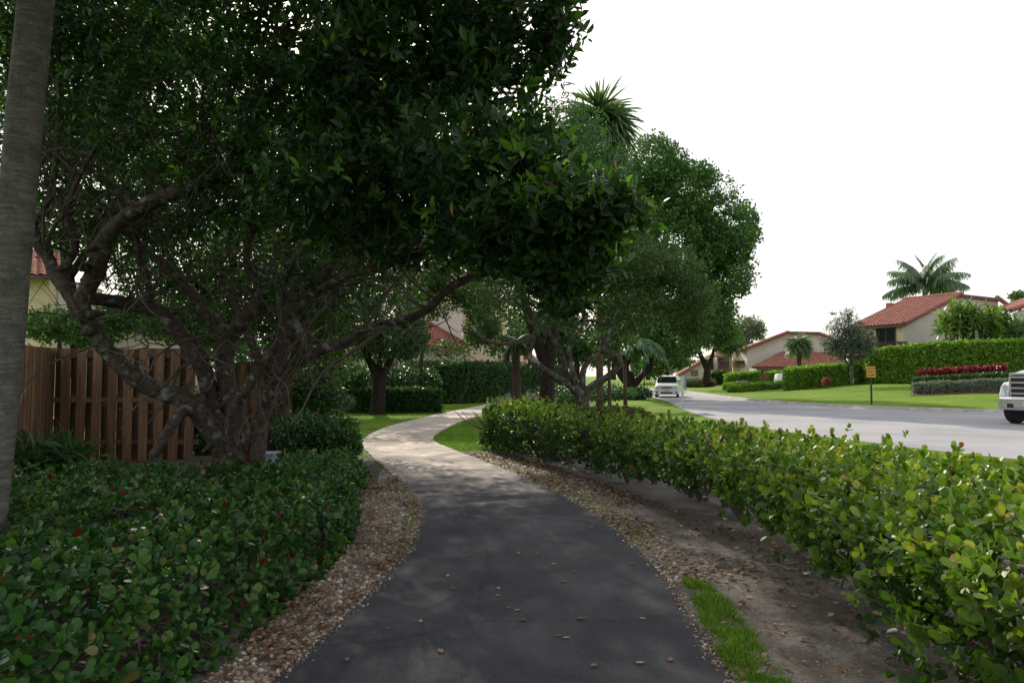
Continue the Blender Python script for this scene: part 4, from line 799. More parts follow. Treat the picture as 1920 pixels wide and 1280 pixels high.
fan_palm('tall fan leaved palm standing above the trees left of the open sky', 1124, 238, 30, 34, 1.5, 'frond_grey', 101, .14, -65)
fan_palm('small fan leaved palm in front of the red roofed house', 1498, 648, 70, 20, 1.3, 'frond_grey', 141, .22, -40)
# tall feathery palm behind the right house
t = thing('coconut_palm', 'tall feathery palm rising behind the roof of the right hand house', 'palm tree', gb(1732, 84)); mb = MB(); b = gb(1732, 84); top = W(1735, 538, 84)
mb.tube([b, (b[0], 84, top[2] * .5), top], [.35, .3, .28], 10, .05, 4); mb.build('trunk', M['bark_palm'], t, True)
pin_palm(t, top, 22, 6.3, 1.75, 'frond_grey', 171, None, .85, [(a_, e_ + 8, l_ * .86) for a_, e_, l_ in [(0, 25, 6.2), (5, 8, 6), (20, 48, 6), (-20, 38, 6.2), (30, 5, 5.5), (180, 25, 6.2), (175, 6, 6), (160, 45, 6), (200, 38, 6.2), (150, 5, 5.5), (-90, 72, 5.4), (90, 80, 5.8), (60, 66, 5.8), (120, 68, 5.8), (-60, 55, 5.6), (-120, 55, 5.6), (0, 58, 5.8), (180, 62, 5.8), (-45, 15, 5.5), (-135, 15, 5.5), (10, 78, 6), (-80, 30, 5)]], n=44, vsh=1.15, rr=.06, tpl='leaflet')

# big grey palm trunk at the left frame edge
PT = [(-40, 1110, 5.3), (-28, 980, 5.32), (-12, 850, 5.35), (5, 700, 5.4), (18, 550, 5.45), (31, 400, 5.5), (46, 220, 5.55), (66, 20, 5.6), (86, -220, 5.65), (105, -500, 5.7), (120, -850, 5.75)]
b = W(-40, 1110, 5.3); b[2] = 0
t = thing('palm_tree', 'smooth grey palm trunk at the left edge of the picture', 'palm tree', b); mb = MB()
Q, _ = mb.tube([W(*p) for p in PT], [.15, .14, .132, .128, .128, .130, .132, .132, .128, .12, .11], 28, .012, 10); mb.build('trunk', M['bark_palm'], t, True)
pin_palm(t, np.array(Q[-1]), 12, 3.2, .7, 'frond', 181, (0, 75), 1.2, rr=.04)

# ------------------------------------------------------------------ clipped hedges
def hedge(name, label, pts, width, hs, mat, n, leaf=.13, seed=0, group=None, zs=None, tpl='quad', cat='hedge', core=True):
    """pts: ground polyline (x,y) front line; body extends 'width' to the back"""
    rs_ = np.random.RandomState(seed); P0 = catm([np.array(p, float) for p in pts], 4); n_ = len(P0)
    if zs is None: Z0 = HZ(P0[:, 0], P0[:, 1])
    else: Z0 = np.full(n_, zs)
    Hh = np.interp(np.linspace(0, 1, n_), np.linspace(0, 1, len(hs)), hs)
    tg = np.gradient(P0, axis=0); tg = nrmz(tg); nr = np.c_[tg[:, 1], -tg[:, 0]]; mid = n_ // 2
    if nr[mid] @ P0[mid] > 0: nr = -nr          # nr towards the camera
    t = thing(name, label, cat, (P0[mid][0], P0[mid][1], float(Z0[mid])), 0, group)
    seg = np.linalg.norm(np.diff(P0, axis=0), axis=1); cum = np.concatenate([[0], np.cumsum(seg)]); L = cum[-1]; Hm = Hh.mean()
    s = rs_.rand(n) * L; i = np.searchsorted(cum, s, side='right') - 1; i = i.clip(0, n_ - 2); fr = (s - cum[i]) / np.maximum(seg[i], 1e-6)
    C = P0[i] * (1 - fr)[:, None] + P0[i + 1] * fr[:, None]; nn = nr[i]; tt = tg[i]; z0 = Z0[i] * (1 - fr) + Z0[i + 1] * fr; h = Hh[i] * (1 - fr) + Hh[i + 1] * fr
    which = rs_.rand(n); af = Hm / (Hm * 1.6 + width); fr_front = which < af; fr_top = (which >= af) & (which < af + width / (Hm * 1.6 + width))
    back = ~(fr_front | fr_top); v = rs_.rand(n)
    dep = np.where(fr_front, 0, np.where(back, -width, -v * width)); zz = np.where(fr_top, h, v * h)
    ends = rs_.rand(n) < min(.25, width / L * .8); e_ = rs_.rand(n) < .5
    C = np.where(ends[:, None], np.where(e_[:, None], P0[0], P0[-1]), C); nn = np.where(ends[:, None], np.where(e_[:, None], nr[0], nr[-1]), nn); z0 = np.where(ends, np.where(e_, Z0[0], Z0[-1]), z0)
    h = np.where(ends, np.where(e_, Hh[0], Hh[-1]), h); dep = np.where(ends, -rs_.rand(n) * width, dep); zz = np.where(ends, v * h, zz)
    pos = np.c_[C + nn * dep[:, None], z0 + zz]
    pos += .09 * nz(pos, 1.6)[:, None] * np.c_[nn, np.full(n, .6)] + rs_.randn(n, 3) * leaf * .35
    endn = np.where(e_[:, None], -tg[0], tg[-1]); hor = np.where(ends[:, None], endn, np.where(fr_top[:, None], 0, nn * np.where(back, -1, 1)[:, None]))
    ax = np.c_[hor, np.where(fr_top, 1.2, .5)] + rs_.randn(n, 3) * .45
    P, D, N_, S, Rn = whorls(pos, ax, 4, leaf, (20, 85), .25, rs_.rand(n), leaf * .3)
    leaves('foliage', P, D, N_, S, tpl, M[mat], t, Rn)
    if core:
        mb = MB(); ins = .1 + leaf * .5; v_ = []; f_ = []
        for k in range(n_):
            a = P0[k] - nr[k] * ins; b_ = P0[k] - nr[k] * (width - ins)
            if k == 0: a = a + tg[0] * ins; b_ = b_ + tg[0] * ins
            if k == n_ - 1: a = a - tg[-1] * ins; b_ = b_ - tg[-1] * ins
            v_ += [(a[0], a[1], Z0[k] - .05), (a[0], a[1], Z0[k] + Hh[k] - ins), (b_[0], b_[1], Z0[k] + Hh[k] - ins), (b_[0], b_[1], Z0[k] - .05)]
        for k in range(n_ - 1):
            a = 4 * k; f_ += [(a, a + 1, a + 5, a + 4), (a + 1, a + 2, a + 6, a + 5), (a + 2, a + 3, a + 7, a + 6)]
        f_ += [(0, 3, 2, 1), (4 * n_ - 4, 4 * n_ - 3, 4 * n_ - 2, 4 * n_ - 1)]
        mb.add(v_, f_); mb.build('branches', M['core'], t)  # solid near-black filler standing in for the hedge's inner shade, no branches modelled
    return t
def gp(px, d): return ((px - 960) / F * d, d)
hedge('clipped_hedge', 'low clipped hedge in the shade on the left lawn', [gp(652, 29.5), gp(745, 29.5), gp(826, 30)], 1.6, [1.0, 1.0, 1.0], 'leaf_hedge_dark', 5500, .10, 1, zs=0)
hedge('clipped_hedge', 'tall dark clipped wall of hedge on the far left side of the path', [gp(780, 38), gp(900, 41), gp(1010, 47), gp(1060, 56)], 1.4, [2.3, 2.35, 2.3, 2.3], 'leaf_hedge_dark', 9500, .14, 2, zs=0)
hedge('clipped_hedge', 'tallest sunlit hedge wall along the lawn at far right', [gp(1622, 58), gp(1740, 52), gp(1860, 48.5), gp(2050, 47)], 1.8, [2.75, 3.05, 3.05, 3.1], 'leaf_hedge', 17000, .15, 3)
hedge('clipped_hedge', 'medium clipped hedge behind the yellow sign', [gp(1492, 57), gp(1560, 58), gp(1640, 60)], 1.6, [1.75, 1.75, 1.8], 'leaf_hedge', 7500, .14, 4)
hedge('clipped_hedge', 'small hedge block left of the wooden gate', [gp(1366, 78), gp(1424, 78)], 1.5, [1.3, 1.3], 'leaf_hedge', 1800, .16, 5)
hedge('clipped_hedge', 'small hedge block right of the wooden gate', [gp(1443, 78), gp(1500, 78)], 1.5, [1.15, 1.15], 'leaf_hedge', 1700, .16, 6)
hedge('clipped_hedge', 'lowest long hedge edging the lawn in front of the red roofed house', [gp(1385, 61), gp(1440, 63), gp(1495, 62)], 1.3, [.62, .62, .62], 'leaf_hedge', 1900, .13, 7)
hedge('clipped_hedge', 'short low hedge stub left of the grey cabinet', [gp(1355, 70), gp(1383, 69)], 1.2, [.55, .55], 'leaf_hedge', 600, .14, 8)
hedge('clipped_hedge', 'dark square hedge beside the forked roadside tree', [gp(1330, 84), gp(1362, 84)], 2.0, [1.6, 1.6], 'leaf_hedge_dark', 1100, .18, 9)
hedge('clipped_hedge', 'brownish low hedge just beyond the far road edge', [gp(1284, 84), gp(1318, 80)], 1.6, [.9, .9], 'leaf_redtip', 900, .16, 10)
hedge('croton_row', 'row of deep red crotons above the silver edging', [gp(1722, 44.5), gp(1800, 43), gp(1885, 42.3)], .7, [1.15, 1.15, 1.15], 'leaf_red', 2600, .16, 11, cat='plant row', core=False)
hedge('edging_hedge', 'dark green clipped strip between the red and silver rows', [gp(1712, 42.6), gp(1800, 41.4), gp(1890, 40.6)], .6, [.88, .88, .88], 'leaf_hedge_dark', 2600, .10, 12)
hedge('edging_hedge', 'silver grey edging hedge in front of the red row', [gp(1712, 41), gp(1800, 39.8), gp(1905, 39)], .6, [.66, .66, .66], 'leaf_silver', 2900, .09, 13)
# mulch under the rows
P0 = catm([gp(1704, 40.4), gp(1800, 39.1), gp(1925, 38.2)], 6); P1 = catm([gp(1712, 45.6), gp(1800, 44.2), gp(1925, 43.5)], 6)
mb = MB(); vv = []; 
for a, b in zip(P0, P1):
    for c_ in range(9): q_ = a + (b - a) * c_ / 8; vv.append((q_[0], q_[1], H1(*q_) + .035))
mb.add(vv, [(i * 9 + c_, i * 9 + c_ + 1, (i + 1) * 9 + c_ + 1, (i + 1) * 9 + c_) for i in range(len(P0) - 1) for c_ in range(8)]); m_ = plain('redmulch', (.12, .035, .02), .95, scale=20, var=.4)
tagp(mb.build('mulch_bed', m_), kind='structure')

# right side trees
tree('young_tree', 'young grey green tree standing on the lawn by the yellow sign', 'tree', gb(1597, 52),
 [[(1598, 722, 52, .14), (1597, 700, 52, .12), (1595, 670, 52, .1), (1592, 630, 52, .07), (1590, 590, 52, .03)], [(1596, 690, 52, .06), (1570, 650, 52, .04)], [(1596, 685, 52, .06), (1622, 650, 52, .04)]],
 [pblob(1592, 650, 52, 46, 34, 1.9, 1.2), pblob(1585, 615, 52, 34, 26, 1.5, .9), pblob(1618, 640, 52, 30, 26, 1.3, .8), pblob(1566, 645, 52, 24, 22, 1.1, .8), pblob(1590, 590, 52, 17, 16, .7, .5), pblob(1560, 588, 52, 6, 6, .3, .4)],
 3900, .11, 'quad', 'leaf_grey', 'bark_grey', 201, -.35, 1.2, .15, 26, 4, .018)
tree('roadside_tree', 'forked tree on the far lawn right of the white car', 'tree', gb(1324, 72),
 [[(1325, 720, 72, .45), (1325, 700, 72, .36), (1324, 688, 72, .32), (1312, 660, 72, .22), (1300, 620, 72, .14)], [(1325, 690, 72, .26), (1336, 665, 72, .18), (1345, 620, 72, .12)]],
 [pblob(1300, 620, 72, 36, 34, 2.5), pblob(1345, 625, 72, 40, 34, 2.5), pblob(1320, 590, 72, 50, 30, 3), pblob(1372, 645, 73, 28, 22, 2, .8), pblob(1285, 655, 72, 24, 18, 1.8, .7)],
 4200, .24, 'quad', 'leaf_mid', 'bark_dark', 202, -.3, .7, .3, 12, 4, .05)
tree('broadleaf_tree', 'pale green distant tree left of the white gabled house', 'tree', gb(1385, 105),
 [[(1385, 712, 105, .4), (1387, 670, 105, .3), (1390, 630, 105, .2)]], [pblob(1405, 615, 105, 26, 24, 3), pblob(1370, 640, 105, 34, 28, 3), pblob(1390, 655, 104, 30, 20, 3), pblob(1425, 622, 105, 10, 20, 1.5, .6)], 2600, .32, 'quad', 'leaf_pale', 'bark_brown', 203, -.35, .6, .4, 8, 4, .06)
tree('broadleaf_tree', 'small tree top peeking over the roof at the right edge', 'tree', gb(1912, 90), [[(1912, 700, 90, .3), (1912, 580, 90, .2)]], [pblob(1910, 556, 90, 17, 10, 1.5), pblob(1930, 560, 90, 20, 14, 1.5)], 600, .28, 'quad', 'leaf_mid', 'bark_brown', 204, -.6, 1, .3, 6, 4, .05)
# strap leaved cluster (dracaena)
b = gb(1820, 53); t = thing('dracaena_clump', 'tall clump of strap leaved rosettes on bare canes above the tall hedge', 'plant', b); mb = MB(); tips = []
r_ = np.random.RandomState(5)
for i in range(46):
    u = r_.rand(); tx = 1765 + 118 * u; ty = 572 + 34 * r_.rand() + 26 * abs(u - .42) ** 1.3 * 1.6; dd = 52 + 2.4 * r_.rand(); tip = W(tx, ty, dd); bb = W(1790 + 60 * u + r_.randn() * 4, 660, 53); bb[2] = b[2]
    mb.tube([bb, bb * .45 + tip * .55 + r_.randn(3) * .15 - np.array([0, 0, .1]), tip], [.08, .06, .045], 6, .1, 3, False); tips.append(tip)
mb.build('canes', M['bark_grey'], t, True)
tips = np.array(tips); C = np.concatenate([tips + [0, 0, .1], tips - [0, 0, .25] + r_.randn(46, 3) * .2, tips + r_.randn(46, 3) * .35]); P, D, N_, S, Rn = whorls(C, r_.randn(len(C), 3) * .3 + [0, 0, 1], 20, .62, (10, 105), .15, None, .02); leaves('foliage', P, D, N_, S, 'strapw', M['leaf_dracaena'], t, Rn)

rw = np.random.RandomState(9); nw = 9000; xw = -95 + 97 * rw.rand(nw); yw = 66 + 10 * rw.rand(nw) - .10 * xw; hw_ = 6.5 + 2.2 * nz(np.c_[xw, np.zeros(nw), np.zeros(nw)], .16) ; zw = hw_ * rw.rand(nw) ** .8
P, D, N_, S, Rn = whorls(np.c_[xw, yw, zw], rw.randn(nw, 3) * .5 + [0, -.4, .6], 4, .55, (25, 85), .3); o = leaves('distant_wood', P, D, N_, S, 'quad', M['leaf_hedge_dark'], None, Rn); tagp(o, 'dark belt of trees far behind the left houses', 'wood', kind='stuff')
# distant greenery behind the houses and along the left background: each one a tree
for i, (px, py, d, rx, ry, mat, lab) in enumerate([
    (1250, 668, 105, 40, 26, 'leaf_mid', 'distant tree directly behind the white car'), (1215, 680, 100, 30, 24, 'leaf_mid', 'distant tree left of the white car beyond the road'),
    (1150, 640, 80, 60, 50, 'leaf_hedge_dark', 'dark background tree behind the arching feather palm'), (1080, 640, 70, 60, 50, 'leaf_hedge_dark', 'dark background tree behind the pale gnarled trunks'),
    (1010, 600, 60, 70, 60, 'leaf_hedge_dark', 'dark background tree above the right end of the tall dark hedge'), (1300, 690, 125, 30, 16, 'leaf_mid', 'small distant tree beside the farthest house')]):
    tree('broadleaf_tree', lab, 'tree', gb(px, d), [[(px, 712, d, .35), (px + 2, 680, d, .28), (px, py, d, .16)]], [pblob(px, py, d, rx, ry, 3), pblob(px - rx * .5, py + ry * .4, d, rx * .6, ry * .6, 2.5), pblob(px + rx * .5, py + ry * .3, d, rx * .6, ry * .6, 2.5)], 1500, .35, 'quad', mat, 'bark_dark', 300 + i, -.6, .6, .4, 5, 4, .06)

# ------------------------------------------------------------------ fence
def fence(label, A, B, name='board_fence', gate=False, h=2.16, z=0, pitch=.29, bw=.17):
    A = np.array([*A, z], float); B = np.array([*B, z], float); L = np.linalg.norm(B - A); u = (B - A) / L; nr = np.array([u[1], -u[0], 0]); 
    if nr @ A > 0: nr = -nr
    t = thing(name, label, 'gate' if gate else 'fence', (A + B) / 2); rot = Matrix.Rotation(math.atan2(u[1], u[0]), 3, 'Z')
    mb = MB(); n = int(L / pitch)
    for i in range(n + 1):
        p = A + u * min(i * pitch + bw / 2, L - bw / 2) + nr * .035; hh = h + random.uniform(-.012, .012); mb.box((p[0], p[1], z + hh / 2 - .03), (bw * random.uniform(.93, 1.03), .018, hh), rot @ Matrix.Rotation(R(random.uniform(-.6, .6)), 3, 'Y'), .35 + .65 * random.random())
        if i < n:
            p = A + u * (i * pitch + pitch / 2 + bw / 2) - nr * .06; mb.box((p[0], p[1], z + hh / 2 - .03), (bw + .03, .018, hh), rot, random.random() * .3)  # back boards coloured darker to stand in for shade in the gaps
    mb.build('board_panel', M['fence_wood'], t)
    for zr in (.35, 1.15, h - .16):
        mb = MB(); a = A + [0, 0, zr]; b_ = B + [0, 0, zr]; mb.beam(a, b_, .045, .09, random.random()); mb.build('rail', M['fence_wood'], t)
    for i in range(int(L / 2.4) + 1):
        mb = MB(); p = A + u * min(i * 2.4, L) - nr * .09; mb.box((p[0], p[1], z + h / 2 - .02), (.09, .09, h - .04), rot, .3); mb.build('post', M['fence_wood'], t)
    return t
fence('brown board on board fence facing the camera behind the twisted trunks', (-8.85, 13), (-6.0, 13.13))
fence('end on run of the brown fence beside the grey palm trunk', (-8.85, 13.1), (-7.3, 8.6), pitch=.2)
fence('weathered paler fence section seen between the trunks farther back', (-7.3, 17.6), (-5.7, 17.8), h=2.0)
small_bush('shrub', 'tall dark shrub mass beside the paler fence section', 575, 735, 18.5, 62, 48, .9, 1500, .10, 'leaf_hedge_dark', 171, z=0)
fence('dark reddish courtyard gate in the shade left of the low hedge', (-7.9, 24.2), (-6.5, 24.3), 'courtyard_gate', True, 2.0, pitch=.22)
fence('small wooden gate between the two far hedge blocks', gp(1425, 78.2), gp(1441, 78.2), 'wooden_gate', True, 1.15, H1(*gp(1433, 78)), .25, .2)

# ------------------------------------------------------------------ utility box, post, sign
b = G(572, 862); t = thing('utility_box', 'small grey metal utility box on a concrete slab beside the rounded shrub', 'utility box', (-3.85, 10.6, 0))
mb = MB(); mb.box((-3.85, 10.6, .30), (.42, .34, .2), None, .5, .015); mb.build('cabinet', M['boxgrey'], t); mb = MB(); mb.box((-3.85, 10.6, .414), (.46, .38, .03), None, .5, .008); mb.build('lid', M['boxgrey'], t)
s_ = MB(); s_.box((-4.05, 10.5, .1), (1.05, .7, .2), None, .5, .02); tagp(s_.build('concrete_slab', M['concrete']), 'concrete slab carrying the grey utility box', 'slab')
p = G(1279, 766); t = thing('road_post', 'slim pale blue grey post at the near edge of the road', 'post', p)
mb = MB(); mb.beam((p[0], p[1], 0), (p[0] + .06, p[1], 1.62), .13, .07); mb.build('shaft', M['postpaint'], t); mb = MB(); mb.beam((p[0] + .15, p[1] - .02, .95), (p[0] + .165, p[1] - .02, 1.6), .10, .03); mb.build('reflector_panel', M['boxgrey'], t)
p = (W(1208, 730, 46)[0], 46, 0); t = thing('sign_pole', 'thin black pole left of the white car', 'pole', p); mb = MB(); mb.tube([p, (p[0], 46, 1.9)], [.04, .04], 8, 0, 1); mb.build('shaft', M['black'], t); mb = MB(); mb.lathe([(.055, 1.9), (.06, 1.93), (.03, 1.97)], 8, 'z', (p[0], 46, 0)); mb.build('cap', M['black'], t)
t = None
# yellow sign
sx, sy = gp(1632, 36.5); sz = H1(sx, sy); t = thing('speed_bump_sign', 'yellow square caution sign on a dark green post on the far lawn', 'sign', (sx, sy, sz))
mb = MB(); mb.box((sx, sy, sz + .62), (.085, .05, 1.24)); mb.build('post', M['signpost'], t)
zc = W(1632, 697, 36.5)[2]; mb = MB(); mb.box((sx, sy - .04, zc), (.50, .015, .60), None, .5, .006); mb.build('sign_plate', M['yellow'], t)
mb = MB()
for (a, b_) in (((-.23, -.28), (.23, -.28)), ((-.23, .28), (.23, .28)), ((-.23, -.28), (-.23, .28)), ((.23, -.28), (.23, .28))): mb.beam((sx + a[0], sy - .0505, zc + a[1]), (sx + b_[0], sy - .0505, zc + b_[1]), .004, .012)
mb.build('border', M['black'], t)
def text(body, size, loc, rot, mat, parent, name='lettering', ext=.002, xs=1.0):
    cu = bpy.data.curves.new(name, 'FONT'); cu.body = body; cu.size = size; cu.align_x = 'CENTER'; cu.align_y = 'CENTER'; cu.extrude = ext; cu.offset = size * .012
    tmp = bpy.data.objects.new('tmp', cu); COL.objects.link(tmp); bpy.context.view_layer.update()
    me = bpy.data.meshes.new_from_object(tmp.evaluated_get(bpy.context.evaluated_depsgraph_get())); bpy.data.objects.remove(tmp); me.materials.clear()
    me.transform(Matrix.LocRotScale(Vector(loc) - parent.location if not parent.get('_local') else Vector(loc), rot, Vector((xs, 1, 1))))
    return link_mesh(name, me, mat, parent)
from mathutils import Euler
for s_, dz in (('CAUTION', .17), ('SPEED', 0), ('BUMP', -.17)): text(s_, .155, (sx, sy - .052, zc + dz), Euler((math.pi / 2, 0, 0)), M['black'], t, xs=.72 if len(s_) > 5 else .95)
# grey cabinet far
gx_, gy_ = gp(1391, 66); gz = H1(gx_, gy_); t = thing('electrical_cabinet', 'pale grey cabinet standing behind the lowest long hedge', 'utility box', (gx_, gy_, gz)); mb = MB(); mb.box((gx_, gy_, gz + .42), (.9, .7, .84), None, .5, .03); mb.build('cabinet', M['boxgrey'], t); mb = MB(); mb.box((gx_, gy_, gz + .87), (.98, .78, .05), None, .5, .02); mb.build('lid', M['plate'], t)
# speed bump on the road
# ------------------------------------------------------------------ houses
def tile_roof(A, B, C_, D_, parent, name='roof', mat='tile', pitch=.33, row=.42, th=.12):
    """A,B eave ends, C_,D_ ridge ends (C_ above B)."""
    A, B, C_, D_ = [np.array(v, float) for v in (A, B, C_, D_)]; nrm_ = np.cross(B - A, D_ - A); nrm_ /= np.linalg.norm(nrm_); 
    if nrm_[2] < 0: nrm_ = -nrm_
    Wd = max(np.linalg.norm(B - A), np.linalg.norm(C_ - D_)); Ln = max(np.linalg.norm(D_ - A), np.linalg.norm(C_ - B)); nu = int(max(6, min(Wd / pitch * 5, 260))); nv = int(max(3, min(Ln / row, 30)))
    v = []; f = []
    for j in range(nv):
        for e_ in (0, 1):
            t_ = (j + e_ * 1.04) / nv; t_ = min(t_, 1)
            for i in range(nu + 1):
                s = i / nu; p = (A + (B - A) * s) * (1 - t_) + (D_ + (C_ - D_) * s) * t_; h = abs(math.sin(math.pi * s * Wd / pitch)) ** .8 * .07 + (.05 if e_ == 0 else 0); v.append(p + nrm_ * h)
    k = nu + 1
    for j in range(2 * nv - 1):
        for i in range(nu): a = j * k + i; f.append((a, a + 1, a + k + 1, a + k))
    mb = MB(); mb.add(v, f)
    mb.add([A, B, C_, D_, A - nrm_ * th, B - nrm_ * th, C_ - nrm_ * th, D_ - nrm_ * th], [(4, 5, 6, 7), (0, 1, 5, 4), (1, 2, 6, 5), (2, 3, 7, 6), (3, 0, 4, 7)])
    return mb.build(name, M[mat], parent)
def cap_tiles(a, b, parent, name='ridge_tiles', r=.14, mat='tile'):
    mb = MB(); a = np.array(a, float); b = np.array(b, float); L = np.linalg.norm(b - a); n = max(2, int(L / .4))
    for i in range(n): mb.tube([a + (b - a) * i / n, a + (b - a) * (i + 1.08) / n], [r * 1.08, r * .92], 8, 0, 1)
    return mb.build(name, M[mat], parent)
def wall(poly, nrm_, parent, mat='stucco', th=.25, name='wall'):
    mb = MB(); mb.prism([tuple(p) for p in poly], nrm_, th); return mb.build(name, M[mat], parent)
def window(parent, c, u, wd, ht, frame=.07, nrm_=None, mull=1, name='window', fm='fascia'):
    """c centre on wall face, u unit along the wall, nrm_ outward"""
    c = np.array(c, float); u = np.array([u[0], u[1], 0.]); u /= np.linalg.norm(u); n = np.array([nrm_[0], nrm_[1], 0.]); n /= np.linalg.norm(n); z = np.array([0, 0, 1.]); rot = Matrix((u, n, z)).transposed()
    mb = MB(); mb.box(c + n * .01, (wd, .03, ht), rot); f_ = mb.build(name, M['glass'], parent); 
    mb = MB()
    for s in (-1, 1): mb.box(c + u * s * (wd / 2 + frame / 2) + n * .03, (frame, .08, ht + 2 * frame), rot); mb.box(c + z * s * (ht / 2 + frame / 2) + n * .03, (wd, .078, frame), rot)
    for k in range(mull): mb.box(c + u * ((k + 1) / (mull + 1) - .5) * wd + n * .035, (frame * .7, .06, ht), rot)
    l = parent.location; mb.v = [(v[0] - l.x, v[1] - l.y, v[2] - l.z) for v in mb.v]; mb.build('frame', M[fm], f_, local=True); return f_
def railing(parent, a, b, ht=1.0, mat='wood_brown', gap=.16):
    a = np.array(a, float); b = np.array(b, float); L = np.linalg.norm(b - a); mb = MB(); mb.beam(a + [0, 0, ht], b + [0, 0, ht], .09, .07); mb.beam(a + [0, 0, .12], b + [0, 0, .12], .06, .06)
    n = int(L / gap)
    for i in range(n + 1): p = a + (b - a) * i / n; mb.beam(p + [0, 0, .15], p + [0, 0, ht - .035], .05, .07)
    return mb.build('railing', M[mat], parent)
# right house
th_ = R(30); wv = np.array([math.cos(th_), math.sin(th_), 0]); yv = np.array([-math.sin(th_), math.cos(th_), 0]); Cc = np.array([33.25, 58, 6.1]); gz = .9
t = thing('house', 'large cream house with a sloping red tile roof and balcony behind the tallest hedge', 'house', (36, 62, gz))
Ri = Cc + wv * 8.9 + [0, 0, 3.0]; dn_ = wv * .0
ov = wv * -.35 + np.array([0, 0, -.12])
yvo = -yv * .35
A_ = Cc + yv * 5.0 + ov; B_ = Cc + ov + yvo; C2_ = Ri + yvo; D2_ = Ri + yv * 5.0
tile_roof(A_, B_, C2_, D2_, t, 'roof')
cap_tiles(B_ + [0, 0, .03], C2_ + [0, 0, .03], t, 'rake_tiles', .2, 'tile_dark'); cap_tiles(C2_ + [0, 0, .05], D2_ + [0, 0, .05], t, 'ridge_tiles', .17)
def at(s, z): p = Cc + wv * s; return np.array([p[0], p[1], z])
wall([at(.1, gz), at(.1, 6.0), at(8.9, 8.85), at(16.2, 8.85), at(16.2, gz)], -yv, t, 'stucco_grey')
mb = MB(); mb.beam(at(8.95, 8.98) - yv * .1, at(16.3, 8.98) - yv * .1, .35, .28); mb.build('fascia', M['fascia'], t)
cap_tiles(at(16.0, 9.25), at(18, 8.6), t, 'ridge_tiles', .2)
def aty(s, z): p = Cc + yv * s; return np.array([p[0], p[1], z])
wall([aty(-.02, gz), aty(-.02, 6.0), aty(5, 6.0), aty(5, gz)], -wv, t, 'stucco_yellow')
mb = MB(); mb.beam(aty(-.3, 5.86) - wv * .33, aty(5, 5.86) - wv * .33, .10, .16); mb.build('fascia', M['fascia'], t)
window(t, aty(1.45, 4.65), yv, 1.6, 2.1, .09, -wv, 1, 'sliding_door')
mb = MB(); pB = aty(2.2, 3.35) - wv * .75; mb.box(pB, (1.5, 5.4, .22), Matrix.Rotation(th_, 3, 'Z')); mb.build('balcony_floor', M['wood_brown'], t)
railing(t, aty(-.4, 3.46) - wv * 1.45, aty(4.9, 3.46) - wv * 1.45); railing(t, aty(-.4, 3.46) - wv * .1, aty(-.4, 3.46) - wv * 1.4)
mb = MB(); mb.box(aty(2.7, 5.35) - wv * .1, (.14, .14, .3), Matrix.Rotation(th_, 3, 'Z'), .5, .02); mb.build('wall_lamp', M['black'], t)
mb = MB(); qc = D2_ * .75 + A_ * .25 + np.array([0, 0, .3]); mb.box(qc - np.array([0, 0, .2]), (.5, .5, .45), Matrix.Rotation(th_, 3, 'Z'), .5, .03); mb.build('chimney', M['tile'], t)
e1 = at(3.4, 3.3) - yv * 2.6; e2 = at(12, 3.3) - yv * 2.6; tile_roof(e1 - wv * .4, e2, at(12, 4.9) - yv * .02, at(6.2, 4.9) - yv * .02, t, 'porch_roof', 'tile'); 
wall([at(3.8, gz) - yv * 2.3, at(3.8, 3.3) - yv * 2.3, at(12, 3.3) - yv * 2.3, at(12, gz) - yv * 2.3], -yv, t, 'stucco')
# neighbouring unit at the right edge
o_ = W(1872, 580, 60); t = thing('house', 'cream house with red tile roof partly cut off at the right edge', 'house', (o_[0] + 4, 62, gz))
s0 = W(1862, 585, 60); s1 = W(1925, 562, 63); A_ = s0; D_ = s1; tile_roof(W(1868, 578, 66), W(1895, 583, 58), W(2020, 540, 60), W(1960, 545, 68), t, 'roof')
qa = W(1903, 586, 58.3); qb = W(2020, 545, 60.4); wall([(qa[0], qa[1], gz), qa, qb, (qb[0], qb[1], gz)], (-.2, -1, 0), t, 'stucco_grey'); cap_tiles(W(1895, 582, 57.9), W(2020, 539, 59.9), t, 'rake_tiles', .2, 'tile_dark')
# middle house
d = 86; gz = 1.0
t = thing('house', 'white gabled house with a low red tiled front roof beyond the small hedges', 'house', (*gp(1470, d), gz))
pl = [W(1401, 712, d), W(1401, 652, d), W(1478, 625, d), W(1535, 626, d), W(1570, 640, d), W(1570, 712, d)]; wall(pl, (0, -1, 0), t, 'stucco_grey', 4.0)
def rake(pa, pb, nm='rake_tiles', r=.22, mat='tile_dark'): cap_tiles(pa, pb, t, nm, r, mat)
tile_roof(W(1388, 659, 90), W(1388, 658, d - .5), W(1479, 622, d - .5), W(1479, 625, 90), t, 'roof'); rake(W(1388, 657, d - .6), W(1479, 622, d - .6))
mb = MB(); mb.beam(W(1480, 623.5, d - .2), W(1537, 624.5, d - .2), .5, .3); mb.build('fascia', M['fascia'], t); rake(W(1537, 625, d - .6), W(1572, 641, d - .6))
f0 = 82.0; ey = W(1412, 688, f0); ey2 = W(1585, 688, f0); rz = W(1470, 660, 85.8); rz2 = W(1575, 660, 85.8); tile_roof(ey, ey2, rz2, rz, t, 'front_roof', 'tile', .45, .45); rake(ey, rz, 'hip_tiles', .16)
mb = MB(); mb.beam(ey - [0, .05, .1], ey2 - [0, .05, .1], .08, .22); mb.build('fascia', M['fascia'], t)
a_ = W(1418, 690, 82.5); b_ = W(1580, 690, 82.5); wall([(a_[0], 82.5, gz), a_, b_, (b_[0], 82.5, gz)], (0, -1, 0), t, 'stucco', 2.5)
